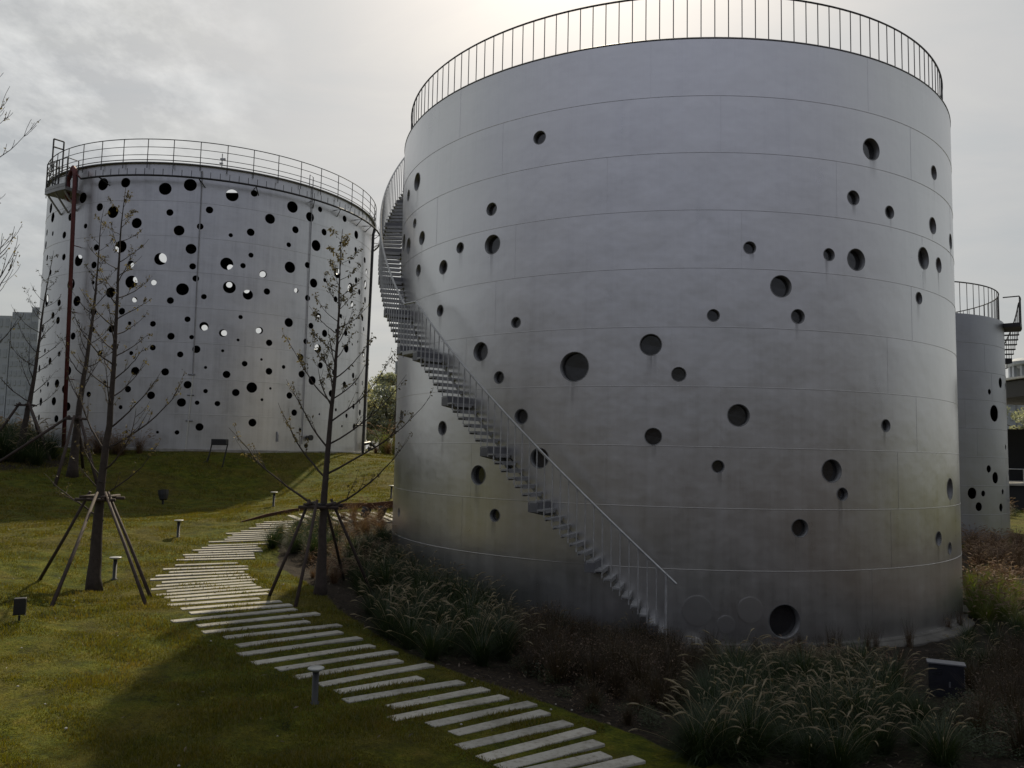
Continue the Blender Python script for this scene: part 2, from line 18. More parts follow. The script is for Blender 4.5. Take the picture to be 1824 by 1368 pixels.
CL=[('g',-1.35,14.66,0.91),('g',-0.44,14.69,1),('g',-1.83,15.36,1.08),('g',-1.11,15.33,1),('g',-0.56,15.61,1.06),('g',-0.04,15.65,0.84),('g',-2.32,16.1,1.11),('g',-1.89,16.15,1.01),('g',-1.16,16.05,1.09),('g',-0.38,16.05,1.03),('g',-0.14,16.15,1.03),('g',-2.45,16.54,0.84),('g',-2,16.8,0.85),('g',-1.3,16.64,1.1),('g',-0.75,16.66,0.99),('g',-2.89,17.5,0.85),('g',-2.57,17.19,0.88),('g',-1.82,17.34,0.89),('g',-1.41,17.27,0.93),('g',-0.54,17.5,1.04),('g',0.05,17.36,1.04),('g',-2.92,17.88,0.94),('g',-2.6,17.98,0.82),('g',-2,17.8,0.86),('g',-1.26,17.73,0.8),('g',-0.72,17.75,0.93),('g',-0.16,18.09,1.01),('g',-2.22,18.53,0.97),('g',-1.99,18.37,0.92),('g',-1.29,18.69,0.86),('g',-0.78,18.74,0.98),('g',-0.11,18.56,0.81),('g',-2.58,19.28,0.99),('g',-1.69,19.09,0.88),('g',-1.06,19.38,1.1),('g',-0.44,19.3,1.06),('g',-0.07,19.17,0.92),('g',-2.97,19.98,0.96),('g',-2.24,20,1.13),('g',-1.87,19.66,0.88),('g',-1.32,19.66,1.02),('g',-0.4,19.93,0.97),('g',0.11,19.92,0.83),('g',-3.06,20.27,1.08),('g',-2.51,20.54,1.14),('g',-1.86,20.36,1.13),('g',-1.1,20.26,0.84),('g',-0.72,20.58,1.08),('g',-0.11,20.55,1.14),('g',-3.26,21.23,1.03),('g',-2.42,21.21,0.95),('g',-1.65,21.17,0.87),('g',-1.3,20.94,0.88),('g',-0.54,20.92,0.95),('g',-3.09,21.83,0.98),('g',-2.42,21.66,0.81),('g',-1.84,21.51,0.8),('g',-1.06,21.5,0.97),('g',-3.16,22.17,1.07),('g',-2.43,22.29,1.07),('g',-1.63,22.24,1.01),('g',-3.16,22.91,1.13),('g',-2.29,22.73,0.84),('g',-2.85,23.38,1.13),('g',-3.26,24.05,1.02),('g',-3.49,24.88,0.89),('g',-6.42,23.98,0.89),('g',-5.68,23.67,0.89),('g',-7.15,24.35,0.77),('g',-6.32,24.27,0.78),('g',-5.91,24.3,0.67),('g',-7.14,24.94,0.71),('g',-6.28,25.03,0.84),('g',-5.63,25.11,0.87),('g',-6.73,25.49,0.83),('g',-6.25,25.44,0.86),('g',-5.53,25.7,0.83),('g',-7.42,26.1,0.78),('g',-6.94,26.41,0.85),('g',-6.18,26.3,0.87),('g',-5.62,26.34,0.71),('g',-7,26.71,0.86),('g',-6.29,26.94,0.81),('g',-6.83,27.5,0.78),('g',-6.25,27.31,0.83),('g',-5.8,27.32,0.72),('g',-6.83,28.33,0.77),('g',-6.37,28.11,0.82),('r',-5.62,26.47,0.74),('r',-5.16,26.39,0.66),('r',-5.49,27.19,0.51),('r',-5.09,27.14,0.84),('r',-4.47,26.9,0.57),('r',-5.66,27.47,0.68),('r',-4.88,27.46,0.79),('r',-4.45,27.79,0.75),('r',-5.7,28.04,0.5),('r',-5.08,28.22,0.61),('r',-4.61,28.17,0.61),('r',-5.58,29.01,0.54),('r',-4.89,28.95,0.82),('r',-4.54,28.81,0.64),('r',-6.1,29.52,0.63),('r',-5.72,29.38,0.52),('r',-5.25,29.63,0.6),('r',-5.83,30.05,0.83),('r',-4.91,30.24,0.72),('s',2.36,11.1,0.37),('s',2.08,11.82,0.42),('s',1.3,12.19,0.32),('s',2.15,12.14,0.36),('s',0.94,13.23,0.4),('s',1.44,13.12,0.39),('s',2.15,12.87,0.37),('s',0.74,13.92,0.52),('s',1.34,13.73,0.36),('s',0.23,14.79,0.52),('s',0.49,14.36,0.48),('s',-5.37,24,0.57),('s',-5.27,24.63,0.71),('s',-4.64,24.35,0.66),('s',-5.28,25.31,0.5),('s',-4.54,25.24,0.79),('s',-5.16,25.83,0.57),('s',-4.22,26.06,0.59),('s',-5.06,26.62,0.58),('s',-4.37,26.87,0.57),('s',-4.6,27.51,0.72),('r',-4.85,20.92,0.73),('r',-4.42,20.58,0.73),('r',-5.09,21.1,0.53),('r',-4.41,21.5,0.49),('r',-3.55,21.19,0.56),('r',-4.96,21.86,0.73),('r',-4.48,21.85,0.72),('r',-3.94,21.87,0.69),('r',-4.77,22.41,0.67),('r',-4.18,22.44,0.53),('r',-5.62,23.01,0.45),('r',-4.84,23.28,0.64),('r',-4.16,22.91,0.52),('r',-3.76,23.3,0.74),('r',-5.58,23.71,0.73),('r',-5.08,23.84,0.67),('r',-4.21,23.82,0.63),('r',-3.82,23.63,0.56),('r',-6.03,24.13,0.51),('r',-5.44,24.2,0.47),('r',-5.14,24.33,0.55),('r',-4.15,24.47,0.75),('r',-3.85,24.13,0.48),('r',-4.98,24.96,0.65),('r',-4.24,25.05,0.65),('r',-3.91,25.05,0.54),('r',-4.49,25.67,0.62),('g',-3.5,19.37,0.79),('g',-3.5,20.1,0.96),('g',-3.84,20.8,0.89),('g',-3.78,21.4,0.9),('g',-4.35,22.03,0.76),('g',-3.76,21.83,0.94),('g',-4.45,22.51,0.87),('g',-3.62,22.39,0.75),('g',-4.37,23.08,0.99),('g',-3.76,23.19,0.81),('g',-4.07,23.7,0.76),('g',-3.58,23.63,0.7),('g',-4.71,24.33,0.95),('g',-4.32,24.52,0.84),('g',-3.82,24.15,0.87),('g',-4.45,25.01,0.81),('g',-3.68,24.81,0.78),('g',-4.44,25.55,0.94),('g',-4.08,26.15,0.72),('g',-4.14,26.62,0.94),('d',1.81,13.52,0.59),('d',2.5,13.42,0.77),('d',0.87,14,0.82),('d',1.45,13.79,0.72),('d',1.83,13.77,0.7),('d',2.32,13.88,0.73),('d',0.42,14.56,0.6),('d',1.09,14.58,0.81),('d',1.58,14.3,0.89),('d',1.96,14.56,0.87),('d',2.35,14.51,0.88),('d',2.81,14.35,0.81),('d',0.61,14.8,0.64),('d',0.97,14.84,0.56),('d',1.36,14.79,0.88),('d',2.03,15.04,0.61),('d',2.57,14.77,0.74),('d',0.51,15.37,0.83),('d',0.88,15.58,0.75),('d',1.42,15.5,0.7),('d',1.85,15.49,0.57),('d',2.58,15.32,0.77),('d',3.14,15.43,0.78),('d',0.01,15.88,0.73),('d',0.61,15.78,0.63),('d',1.02,15.74,0.55),('d',1.42,15.77,0.68),('d',1.87,15.93,0.76),('d',2.36,15.95,0.72),('d',2.84,16.06,0.64),('d',0.07,16.37,0.64),('d',0.3,16.46,0.75),('d',0.91,16.46,0.71),('d',1.62,16.49,0.64),('d',2.11,16.25,0.74),('d',2.43,16.31,0.57),('d',3.06,16.23,0.74),('d',0.58,16.79,0.66),('d',0.9,16.75,0.86),('d',1.57,16.98,0.55),('d',2.09,16.99,0.71),('d',2.55,16.89,0.63),('d',2.83,16.81,0.56),('d',3.41,16.99,0.79),('d',0.44,17.51,0.73),('d',0.88,17.45,0.89),('d',1.37,17.54,0.56),('d',1.88,17.31,0.81),('d',2.62,17.49,0.66),('d',3.1,17.34,0.63),('d',3.61,17.45,0.79),('d',0.54,18.03,0.7),('d',1.05,17.93,0.66),('d',1.37,17.95,0.58),('d',2.11,17.78,0.56),('d',2.33,18.06,0.67),('d',2.84,17.74,0.56),('d',3.53,17.95,0.79),('d',-0,18.36,0.84),('d',0.58,18.54,0.57),('d',1.1,18.55,0.88),('d',1.33,18.3,0.59),('d',1.8,18.53,0.83),('d',2.51,18.52,0.77),('d',2.89,18.26,0.58),('d',3.56,18.3,0.66),('d',0.54,18.86,0.66),('d',1.13,18.91,0.85),('d',1.51,18.74,0.69),('d',1.94,19,0.67),('d',2.54,18.92,0.63),('d',3.09,18.76,0.84),('d',3.35,18.73,0.62),('d',0.46,19.51,0.61),('d',0.96,19.35,0.84),('d',1.38,19.56,0.65),('d',1.87,19.47,0.72),('d',2.33,19.45,0.58),('d',3.07,19.47,0.83),('d',3.51,19.35,0.69),('d',0.88,20.05,0.73),('d',1.42,20.04,0.63),('d',1.95,19.92,0.81),('d',0.56,20.43,0.59),('g',1.18,19.05,0.73),('g',2.31,19.33,0.64),('g',2.98,19.1,0.79),('d',1.76,11.71,0.49),('d',1.33,12.41,0.6),('d',2.01,12.57,0.6),('d',2.13,13.18,0.47),('d',2.56,12.95,0.52),('d',2.91,13.68,0.61),('d',2.97,14.52,0.56),('d',3.41,14.51,0.62),('d',4,15.14,0.45),('d',4.29,15.42,0.67),('d',4.02,15.94,0.68),('d',4.47,15.7,0.52),('d',3.73,16.3,0.62),('d',4.38,16.6,0.46),('d',4.9,16.62,0.61),('d',3.71,17.03,0.62),('d',4.35,17.26,0.55),('d',4.9,17.05,0.57),('d',5.66,17.18,0.44),('d',4.09,17.79,0.65),('d',4.42,17.75,0.69),('d',5.23,17.75,0.49),('d',5.66,17.87,0.51),('d',6.37,17.75,0.67),('d',7.02,17.61,0.4),('d',7.39,17.67,0.58),('d',8.22,17.87,0.41),('d',4.62,18.38,0.67),('d',5.02,18.13,0.57),('d',5.81,18.18,0.63),('d',6.47,18.19,0.58),('d',6.96,18.29,0.46),('d',7.39,18.41,0.64),('d',8.07,18.13,0.64),('d',8.8,18.19,0.57),('d',5.77,18.85,0.57),('d',6.25,18.91,0.44),('d',6.7,19.11,0.51),('d',7.32,18.96,0.64),('d',7.94,18.95,0.5),('d',8.7,18.7,0.41),('g',2.47,10.28,0.87),('g',2.44,10.5,0.91),('g',2.76,10.52,1.04),('g',3.21,10.68,0.92),('g',3.96,10.71,0.84),('g',4.28,10.53,1.04),('g',5.75,10.79,1.02),('g',2.64,11.03,0.96),('g',3.45,11.21,0.8),('g',3.83,11.24,0.74),('g',4.24,11.07,0.74),('g',4.79,11.04,0.78),('g',5.17,11.22,0.7),('g',5.88,11.05,0.71),('g',2.78,11.51,1.03),('g',3.42,11.7,0.86),('g',3.74,11.77,0.87),('g',4.34,11.53,0.78),('g',4.64,11.73,0.89),('g',5.17,11.78,0.79),('g',5.77,11.53,0.79),('g',3.14,12.29,0.93),('g',3.7,12.15,0.8),('g',4.21,12.05,0.83),('g',4.97,12.33,1.02),('g',5.16,12.08,1.01),('g',5.64,12.23,0.8),('g',3.19,12.63,1.02),('g',3.7,12.68,0.75),('g',4.19,12.75,0.95),('g',4.69,12.51,0.73),('g',5.34,12.65,0.8),('g',5.7,12.69,0.95),('g',6.41,12.68,0.77),('g',3.24,13.27,1),('g',3.8,12.98,1.02),('g',4.29,13.28,0.79),('g',4.69,13.27,0.83),('g',5.18,13.11,0.91),('g',5.63,13.16,0.86),('g',6.3,13.02,0.95),('g',3.96,13.65,0.88),('g',4.31,13.67,0.71),('g',4.96,13.56,0.76),('g',5.16,13.57,0.99),('g',5.63,13.51,0.94),('g',6.19,13.48,0.91),('g',3.8,14.15,0.8),('g',4.17,14.12,0.75),('g',4.83,14.28,0.75),('g',5.32,14.24,0.76),('g',5.91,14.31,0.84),('g',6.27,14.27,0.88),('g',6.76,14.31,0.97),('g',3.94,14.76,1),('g',4.14,14.66,1.04),('g',4.95,14.57,0.85),('g',5.35,14.61,0.89),('g',5.65,14.63,0.88),('g',6.13,14.53,1.04),('g',4.22,15.17,1.02),('g',4.84,15.07,0.88),('g',5.28,15.31,0.8),('g',5.73,15.2,0.74),('g',6.33,15.31,0.88),('g',6.72,15.14,0.89),('g',4.84,15.68,0.93),('g',5.19,15.73,0.86),('g',5.82,15.69,0.86),('g',6.23,15.56,0.78),('g',6.8,15.61,0.9),('g',5.43,16.13,0.72),('g',5.76,16.13,0.96),('g',6.16,16.06,1.04),('g',6.88,16.03,0.82),('r',6.56,14.48,0.62),('r',7.04,14.51,0.6),('r',6.65,14.99,0.63),('r',7.18,14.92,0.51),('r',6.54,15.67,0.53),('r',6.97,15.62,0.67),('r',7.6,15.8,0.79),('r',6.05,16.21,0.53),('r',6.62,16.28,0.75),('r',7.21,16.35,0.63),('r',7.44,16.12,0.65),('r',5.01,16.81,0.51),('r',5.34,16.87,0.59),('r',5.99,16.56,0.59),('r',6.6,16.79,0.7),('r',6.9,16.75,0.67),('r',7.48,16.81,0.66),('r',6.05,17.35,0.74),('r',6.3,17.12,0.73),('r',6.95,17.39,0.61),('r',7.44,17.22,0.53),('r',5.97,17.76,0.51),('r',6.64,17.99,0.59),('r',7.18,17.98,0.59),('r',7.61,18.03,0.65),('s',6.54,11.13,0.51),('s',6.78,11.11,0.51),('s',6.51,11.56,0.69),('s',6.78,11.73,0.58),('s',7.21,11.58,0.48),('s',6.38,12.09,0.55),('s',6.91,12.03,0.53),('s',7.25,11.89,0.49),('s',6.51,12.37,0.55),('s',6.99,12.51,0.67),('s',7.39,12.33,0.52),('s',7.57,12.49,0.62),('s',6.57,12.92,0.63),('s',6.73,12.72,0.49),('s',7.2,12.8,0.55),('s',7.57,12.8,0.61),('s',8.03,12.95,0.59),('s',6.97,13.3,0.46),('s',7.21,13.16,0.65),('s',7.62,13.4,0.64),('s',8.01,13.33,0.55),('s',7.69,13.7,0.68),('s',8.02,13.77,0.46),('s',8.61,13.78,0.52),('s',7.76,14.04,0.51),('s',8.13,14.1,0.68),('s',8.5,14.05,0.67),('s',8.86,14.13,0.53),('s',8.48,14.44,0.63),('s',8.95,14.42,0.53),('s',9.43,14.99,0.68),('d',7.07,11.21,0.67),('d',6.97,12.15,0.76),('d',7.38,12.78,0.76),('d',7.98,12.8,0.69),('d',7.75,13.22,0.67),('d',8.53,13.82,0.71),('d',8.47,14.37,0.77),('d',9.03,14.56,0.67),('d',9.06,14.9,0.56),('d',9.56,15.15,0.67),('d',8.98,15.76,0.74),('d',9.39,15.47,0.75),('d',9.37,16.24,0.6),('d',9.98,16.19,0.8),('d',10.31,16.96,0.78),('d',10.34,17.38,0.63),('d',10.81,17.32,0.55),('d',10.69,17.9,0.51),('d',11.24,17.91,0.71),('d',11.26,18.53,0.72),('d',11.84,19.05,0.73),('g',9.62,16.93,0.7),('g',9.87,17.73,0.67),('g',10.29,17.52,0.73),('g',10.3,18.36,0.75),('g',10.7,19.14,0.61),('g',11.01,19.52,0.6),('g',11.39,20.16,0.61),('g',12.03,19.91,0.73),('g',11.81,20.77,0.75),('g',13.06,20.77,0.66),('g',12.91,21.68,0.76),('g',13.73,21.93,0.86),('y',14.2,22.49,0.95),('y',13.66,23.09,1.07),('y',14.34,23.12,0.97),('y',13.76,23.75,1.01),('y',14.38,23.53,0.89),('y',14.55,24.07,0.96),('y',15.16,24.41,0.89),('y',14.48,24.87,0.99),('y',15.14,25,0.89),('y',15.71,24.83,1.01),('y',14.91,25.43,0.92),('y',15.78,25.33,1.04),('y',14.92,26.09,1.04),('y',15.77,26.07,0.97),('y',16.29,26.31,0.91),('y',15.81,26.86,0.86),('y',16.29,26.73,0.99),('y',15.59,27.17,1.05),('y',16.28,27.49,1.08),('y',16.71,27.25,0.87),('r',17.54,28.06,1.09),('r',17.4,28.68,1.09),('r',17.49,30.11,1.1),('r',18.92,29.81,1.14),('r',17.85,30.49,1.19),('r',18.57,30.63,1.1),('r',19.58,30.86,0.95),('r',18.94,31.55,1.22),('r',20.06,32.12,1.08),('r',19.6,33.12,1.13),('r',20.4,32.7,1.06),('r',19.61,33.73,1.13),('r',20.48,33.58,1.23),('r',21.59,34.05,1.21),('r',20.97,34.81,1.21),('r',21.37,35.12,1.07),('r',20.4,35.63,1.11),('r',22.05,35.49,1.12),('r',22.85,36.03,1.02),('r',22.06,37.02,1.07),('r',22.71,37.01,1.22),('r',21.94,38.02,1.11),('r',22.67,38.04,1.17),('r',23.97,37.67,1.24),('r',22.84,39.12,1.19),('r',23.65,38.52,1.13),('r',22.57,39.52,0.99),('r',23.85,39.77,1.13),('r',24.93,39.55,1.14),('r',25.39,40.04,0.96),('r',23.36,40.59,1.23),('r',24.68,41.03,0.99),('r',25.61,40.53,1.09),('g',-25.19,39.51,2.18),('g',-23.29,39.33,1.79),('g',-26.07,40.89,1.94),('g',-24.85,41.15,1.77),('g',-23.83,41.3,1.92),('g',-26.48,42.35,2.18),('g',-24.89,42.39,2.06),('g',-27.29,43.67,1.95),('g',-26.4,43.59,1.76),('g',-27.31,44.61,1.73),('g',-26.56,44.45,2.01),('g',-29.16,46.24,1.8),('g',-27.76,46.18,1.73),('g',-29.87,47.87,2.08),('g',-28.49,47.26,2.19),('g',-31.15,50.3,1.87),('g',-30.57,49.66,1.69),('g',-32.87,51.53,1.83),('g',-32.44,52.51,1.66),('g',-33.74,54.01,1.64),('g',-35.03,55,1.69),('g',-35.81,56.56,1.77),('g',-36.83,57.64,2.06),('y',-10.6,60,1.7),('y',-9.6,61,1.9),('y',-8.7,60.5,1.6),('r',-10.9,59,1.2),('r',-9.9,58.6,1.1),('r',-9,58.8,1.2),('w',7.15,19.81,0.6),('w',7.86,19.71,0.75),('w',8,19.56,0.7),('w',8.76,19.76,0.75),('w',9.04,19.91,0.6),('w',10.06,20.31,0.65),('w',12.06,22.16,0.8),('w',12.65,22.66,0.8),('s',6.17,19.96,0.4),('s',5.16,19.81,0.35),('s',1.83,12.4,0.4),('s',2.08,12.35,0.4)]
M = (5.453, 29.266); MR = 9.6; MTOP = 15.03
L = (-21.515, 56.957); LR = 10.984; LBASE = 3.94; LTOP = 20.93
T = (21.678, 48.028); TR = 7.048; TTOP = 12.03

# ------------------------------------------------------------------ materials
def nt(name):
    m = bpy.data.materials.new(name); m.use_nodes = True
    n = m.node_tree; n.nodes.clear()
    out = n.nodes.new('ShaderNodeOutputMaterial')
    return m, n, out
def N(n, typ, **kw):
    x = n.nodes.new(typ)
    for k, v in kw.items():
        if k.startswith('i_'):
            key = k[2:].replace('_', ' ')
            x.inputs[int(key) if key.isdigit() else key].default_value = v
        else: setattr(x, k, v)
    return x
def ramp(n, src, pts):
    r = N(n, 'ShaderNodeValToRGB'); e = r.color_ramp.elements
    while len(e) < len(pts): e.new(0.5)
    for i, (p, c) in enumerate(pts):
        e[i].position = p; e[i].color = (c[0], c[1], c[2], 1) if len(c) == 3 else c
    n.links.new(src, r.inputs[0]); return r
def noise(n, vec, scale, detail=4, rough=.6, mapscale=None):
    if mapscale is not None:
        mp = N(n, 'ShaderNodeMapping'); mp.inputs['Scale'].default_value = mapscale
        n.links.new(vec, mp.inputs[0]); vec = mp.outputs[0]
    t = N(n, 'ShaderNodeTexNoise'); t.inputs['Scale'].default_value = scale
    t.inputs['Detail'].default_value = detail; t.inputs['Roughness'].default_value = rough
    n.links.new(vec, t.inputs['Vector']); return t
def math_(n, op, a, b=None):
    m = N(n, 'ShaderNodeMath', operation=op)
    for i, v in enumerate((a, b)):
        if v is None: continue
        if isinstance(v, (int, float)): m.inputs[i].default_value = v
        else: n.links.new(v, m.inputs[i])
    return m.outputs[0]
def mixc(n, f, a, b, bt='MIX'):
    m = N(n, 'ShaderNodeMix', data_type='RGBA', blend_type=bt)
    for i, v in ((0, f), (6, a), (7, b)):
        if isinstance(v, (int, float)): m.inputs[i].default_value = v
        elif isinstance(v, tuple): m.inputs[i].default_value = (*v, 1)
        else: n.links.new(v, m.inputs[i])
    return m.outputs[2]

def simple(name, col, rough=.6, metal=0., var=.25, scale=6., bump=.0, spec=.5):
    m, n, out = nt(name)
    b = N(n, 'ShaderNodeBsdfPrincipled'); b.inputs['Roughness'].default_value = rough
    b.inputs['Metallic'].default_value = metal; b.inputs['Specular IOR Level'].default_value = spec
    tc = N(n, 'ShaderNodeTexCoord')
    t = noise(n, tc.outputs['Object'], scale, 5, .6)
    r = ramp(n, t.outputs[0], [(.25, tuple(c*(1-var) for c in col)), (.75, tuple(c*(1+var) for c in col))])
    n.links.new(r.outputs[0], b.inputs['Base Color'])
    if bump:
        bp = N(n, 'ShaderNodeBump'); bp.inputs['Strength'].default_value = bump; bp.inputs['Distance'].default_value = .02
        t2 = noise(n, tc.outputs['Object'], scale*6, 4); n.links.new(t2.outputs[0], bp.inputs['Height'])
        n.links.new(bp.outputs[0], b.inputs['Normal'])
    n.links.new(b.outputs[0], out.inputs[0]); return m

def tank_metal(name, base, metal, rough, tint=(1, 1, 1), con=.6):
    m, n, out = nt(name)
    b = N(n, 'ShaderNodeBsdfPrincipled')
    uv = N(n, 'ShaderNodeUVMap').outputs[0]         # metres along the wall, metres up
    blot = noise(n, uv, .55, 6, .65)                # worn, cloudy paint
    strk = noise(n, uv, 1.0, 5, .7, (3.2, .11, 1))  # rain streaks running down
    fine = noise(n, uv, 1.0, 4, .7, (14., .35, 1))
    roll = noise(n, uv, 1.0, 3, .6, (.5, 9., 1))    # roller marks along the sheet
    s = math_(n, 'ADD', math_(n, 'MULTIPLY', blot.outputs[0], .42), math_(n, 'MULTIPLY', strk.outputs[0], .36))
    s = math_(n, 'ADD', s, math_(n, 'MULTIPLY', fine.outputs[0], .14))
    s = math_(n, 'ADD', s, math_(n, 'MULTIPLY', roll.outputs[0], .10))
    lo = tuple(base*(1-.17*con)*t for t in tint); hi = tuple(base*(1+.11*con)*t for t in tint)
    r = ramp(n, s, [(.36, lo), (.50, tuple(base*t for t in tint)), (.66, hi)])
    # plate to plate tone difference
    br = N(n, 'ShaderNodeTexBrick'); br.inputs['Scale'].default_value = 1.0
    br.inputs['Color1'].default_value = (.97, .97, .97, 1); br.inputs['Color2'].default_value = (1.02, 1.02, 1.02, 1)
    br.inputs['Mortar Size'].default_value = 0.0; br.inputs['Brick Width'].default_value = 6.1
    br.inputs['Row Height'].default_value = 1.5 if name != 'perforated_paint' else 2.1
    n.links.new(uv, br.inputs['Vector'])
    c = mixc(n, .8, r.outputs[0], br.outputs[0], 'MULTIPLY')
    n.links.new(c, b.inputs['Base Color'])
    b.inputs['Metallic'].default_value = metal
    rr = N(n, 'ShaderNodeMapRange'); rr.inputs[1].default_value = .3; rr.inputs[2].default_value = .7
    rr.inputs[3].default_value = rough-.07; rr.inputs[4].default_value = rough+.1
    n.links.new(s, rr.inputs[0]); n.links.new(rr.outputs[0], b.inputs['Roughness'])
    bp = N(n, 'ShaderNodeBump'); bp.inputs['Strength'].default_value = .5; bp.inputs['Distance'].default_value = .045
    w = noise(n, uv, .75, 3, .5); n.links.new(w.outputs[0], bp.inputs['Height'])
    n.links.new(bp.outputs[0], b.inputs['Normal'])
    n.links.new(b.outputs[0], out.inputs[0]); return m

def leafmat(name, cols, trans=.35, rough=.55, scale=1.5, det=3, isl=.3):
    """thin leaf: diffuse + light coming through; colour varies per clump and along the plant"""
    m, n, out = nt(name)
    tc = N(n, 'ShaderNodeTexCoord'); oi = N(n, 'ShaderNodeObjectInfo'); geo = N(n, 'ShaderNodeNewGeometry')
    t = noise(n, geo.outputs['Position'], scale, det, .72)
    v = math_(n, 'ADD', math_(n, 'MULTIPLY', t.outputs[0], .9-isl), math_(n, 'MULTIPLY', oi.outputs['Random'], .2))
    v = math_(n, 'ADD', v, math_(n, 'MULTIPLY', geo.outputs['Random Per Island'], isl))
    k = len(cols); r = ramp(n, v, [(.25+.5*i/max(1, k-1), c) for i, c in enumerate(cols)])
    d = N(n, 'ShaderNodeBsdfDiffuse'); tr = N(n, 'ShaderNodeBsdfTranslucent'); g = N(n, 'ShaderNodeBsdfGlossy')
    g.inputs['Roughness'].default_value = rough
    n.links.new(r.outputs[0], d.inputs[0])
    bright = mixc(n, 1.0, r.outputs[0], (1.5, 1.45, .85), 'MULTIPLY'); n.links.new(bright, tr.inputs[0])
    mx = N(n, 'ShaderNodeMixShader'); mx.inputs[0].default_value = trans
    n.links.new(d.outputs[0], mx.inputs[1]); n.links.new(tr.outputs[0], mx.inputs[2])
    m2 = N(n, 'ShaderNodeMixShader'); m2.inputs[0].default_value = .04
    n.links.new(mx.outputs[0], m2.inputs[1]); n.links.new(g.outputs[0], m2.inputs[2])
    n.links.new(m2.outputs[0], out.inputs[0]); return m

MAT = {}
MAT['tank'] = tank_metal('aluminium_paint', .67, .93, .30, (1.0, .985, .98))
MAT['perf'] = tank_metal('perforated_paint', .60, .74, .34, (.98, .98, 1.0), 1.3)
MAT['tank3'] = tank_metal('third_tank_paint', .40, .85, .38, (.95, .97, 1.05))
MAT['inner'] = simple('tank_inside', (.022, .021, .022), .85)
MAT['rim'] = simple('rim_steel', (.20, .20, .21), .5, .5)
MAT['weld'] = simple('weld', (.30, .30, .30), .5, .5)
MAT['stair'] = simple('stair_paint', (.17, .17, .18), .5, .4, .2, 3.)
MAT['tread'] = simple('tread_plate', (.34, .34, .34), .5, .5, .2, 5.)
MAT['rail'] = simple('rail_steel', (.055, .053, .055), .5, .4)
MAT['railgrey'] = simple('rail_galvanised', (.42, .42, .42), .45, .35)
MAT['darksteel'] = simple('dark_steel', (.028, .027, .03), .5, .3)
MAT['red'] = simple('red_oxide_pipe', (.125, .030, .028), .5, .1, .35, 4.)
MAT['lining'] = simple('porthole_lining', (.20, .20, .20), .5, .4)
MAT['whitepipe'] = simple('white_conduit', (.5, .5, .48), .5)
MAT['greyp'] = simple('grey_conduit', (.26, .26, .28), .5, .3)
MAT['concrete'] = simple('concrete', (.26, .25, .23), .9, 0, .3, 2.5, .4)
MAT['oldconcrete'] = simple('stained_concrete', (.115, .108, .096), .95, 0, .5, 1.8, .6)
MAT['corten'] = simple('corten_steel', (.075, .030, .018), .8, .1, .45, 3., .3)
MAT['bark'] = simple('bark', (.048, .036, .030), .9, 0, .4, 9., .6)
MAT['stake'] = simple('stake_wood', (.046, .031, .026), .8, 0, .4, 8., .4)
MAT['strap'] = simple('black_strap', (.015, .015, .016), .7)
MAT['cabinet'] = simple('cabinet_paint', (.018, .018, .026), .4, .1)
MAT['cabtop'] = simple('cabinet_top', (.13, .13, .145), .45, .2)
MAT['lampbody'] = simple('bollard_body', (.038, .039, .04), .5, .4)
MAT['lamptop'] = simple('bollard_cap', (.34, .35, .34), .4, .2)
MAT['blackbox'] = simple('black_fitting', (.014, .014, .015), .5)
MAT['haze1'] = simple('far_facade_grey', (.44, .465, .50), .8, 0, .08, .05)  # far facades: distance haze painted in as paler, bluer base colours
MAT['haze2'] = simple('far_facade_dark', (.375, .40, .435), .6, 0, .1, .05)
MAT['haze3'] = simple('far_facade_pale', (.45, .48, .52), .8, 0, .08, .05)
MAT['roofdark'] = simple('canopy_dark', (.022, .022, .024), .6)
MAT['roofedge'] = simple('canopy_edge', (.5, .5, .48), .5)
MAT['wallblack'] = simple('dark_wall', (.012, .012, .014), .7, 0, .3, 1.)
MAT['paving'] = simple('plaza_paving', (.33, .32, .29), .9, 0, .15, 1.)

# glass
m, n, out = nt('porthole_glass')
b = N(n, 'ShaderNodeBsdfPrincipled'); b.inputs['Roughness'].default_value = .12
b.inputs['Base Color'].default_value = (.026, .025, .026, 1); b.inputs['Specular IOR Level'].default_value = .9
tc = N(n, 'ShaderNodeTexCoord'); t = noise(n, tc.outputs['Object'], 1.1, 3)
bp = N(n, 'ShaderNodeBump'); bp.inputs['Strength'].default_value = .3; bp.inputs['Distance'].default_value = .05
n.links.new(t.outputs[0], bp.inputs['Height']); n.links.new(bp.outputs[0], b.inputs['Normal'])
n.links.new(b.outputs[0], out.inputs[0]); MAT['glass'] = m

# stone slabs
m, n, out = nt('pale_stone')
b = N(n, 'ShaderNodeBsdfPrincipled'); b.inputs['Roughness'].default_value = .85
tc = N(n, 'ShaderNodeNewGeometry'); P = tc.outputs['Position']
a = noise(n, P, 1.2, 6, .7); c = noise(n, P, 14., 4, .7); oi = N(n, 'ShaderNodeObjectInfo')
r = ramp(n, a.outputs[0], [(.3, (.22, .21, .18)), (.50, (.36, .345, .31)), (.75, (.43, .42, .385))])
r2 = ramp(n, c.outputs[0], [(.30, (.55, .52, .46)), (.5, (1, 1, 1)), (1, (1.05, 1.05, 1.05))])
cc = mixc(n, .9, r.outputs[0], r2.outputs[0], 'MULTIPLY')
r3 = ramp(n, oi.outputs['Random'], [(0, (.78, .78, .76)), (1, (1.04, 1.03, 1.0))])
cc = mixc(n, 1., cc, r3.outputs[0], 'MULTIPLY')
n.links.new(cc, b.inputs['Base Color'])
bp = N(n, 'ShaderNodeBump'); bp.inputs['Strength'].default_value = .4; bp.inputs['Distance'].default_value = .01
n.links.new(c.outputs[0], bp.inputs['Height']); n.links.new(bp.outputs[0], b.inputs['Normal'])
n.links.new(b.outputs[0], out.inputs[0]); MAT['stone'] = m

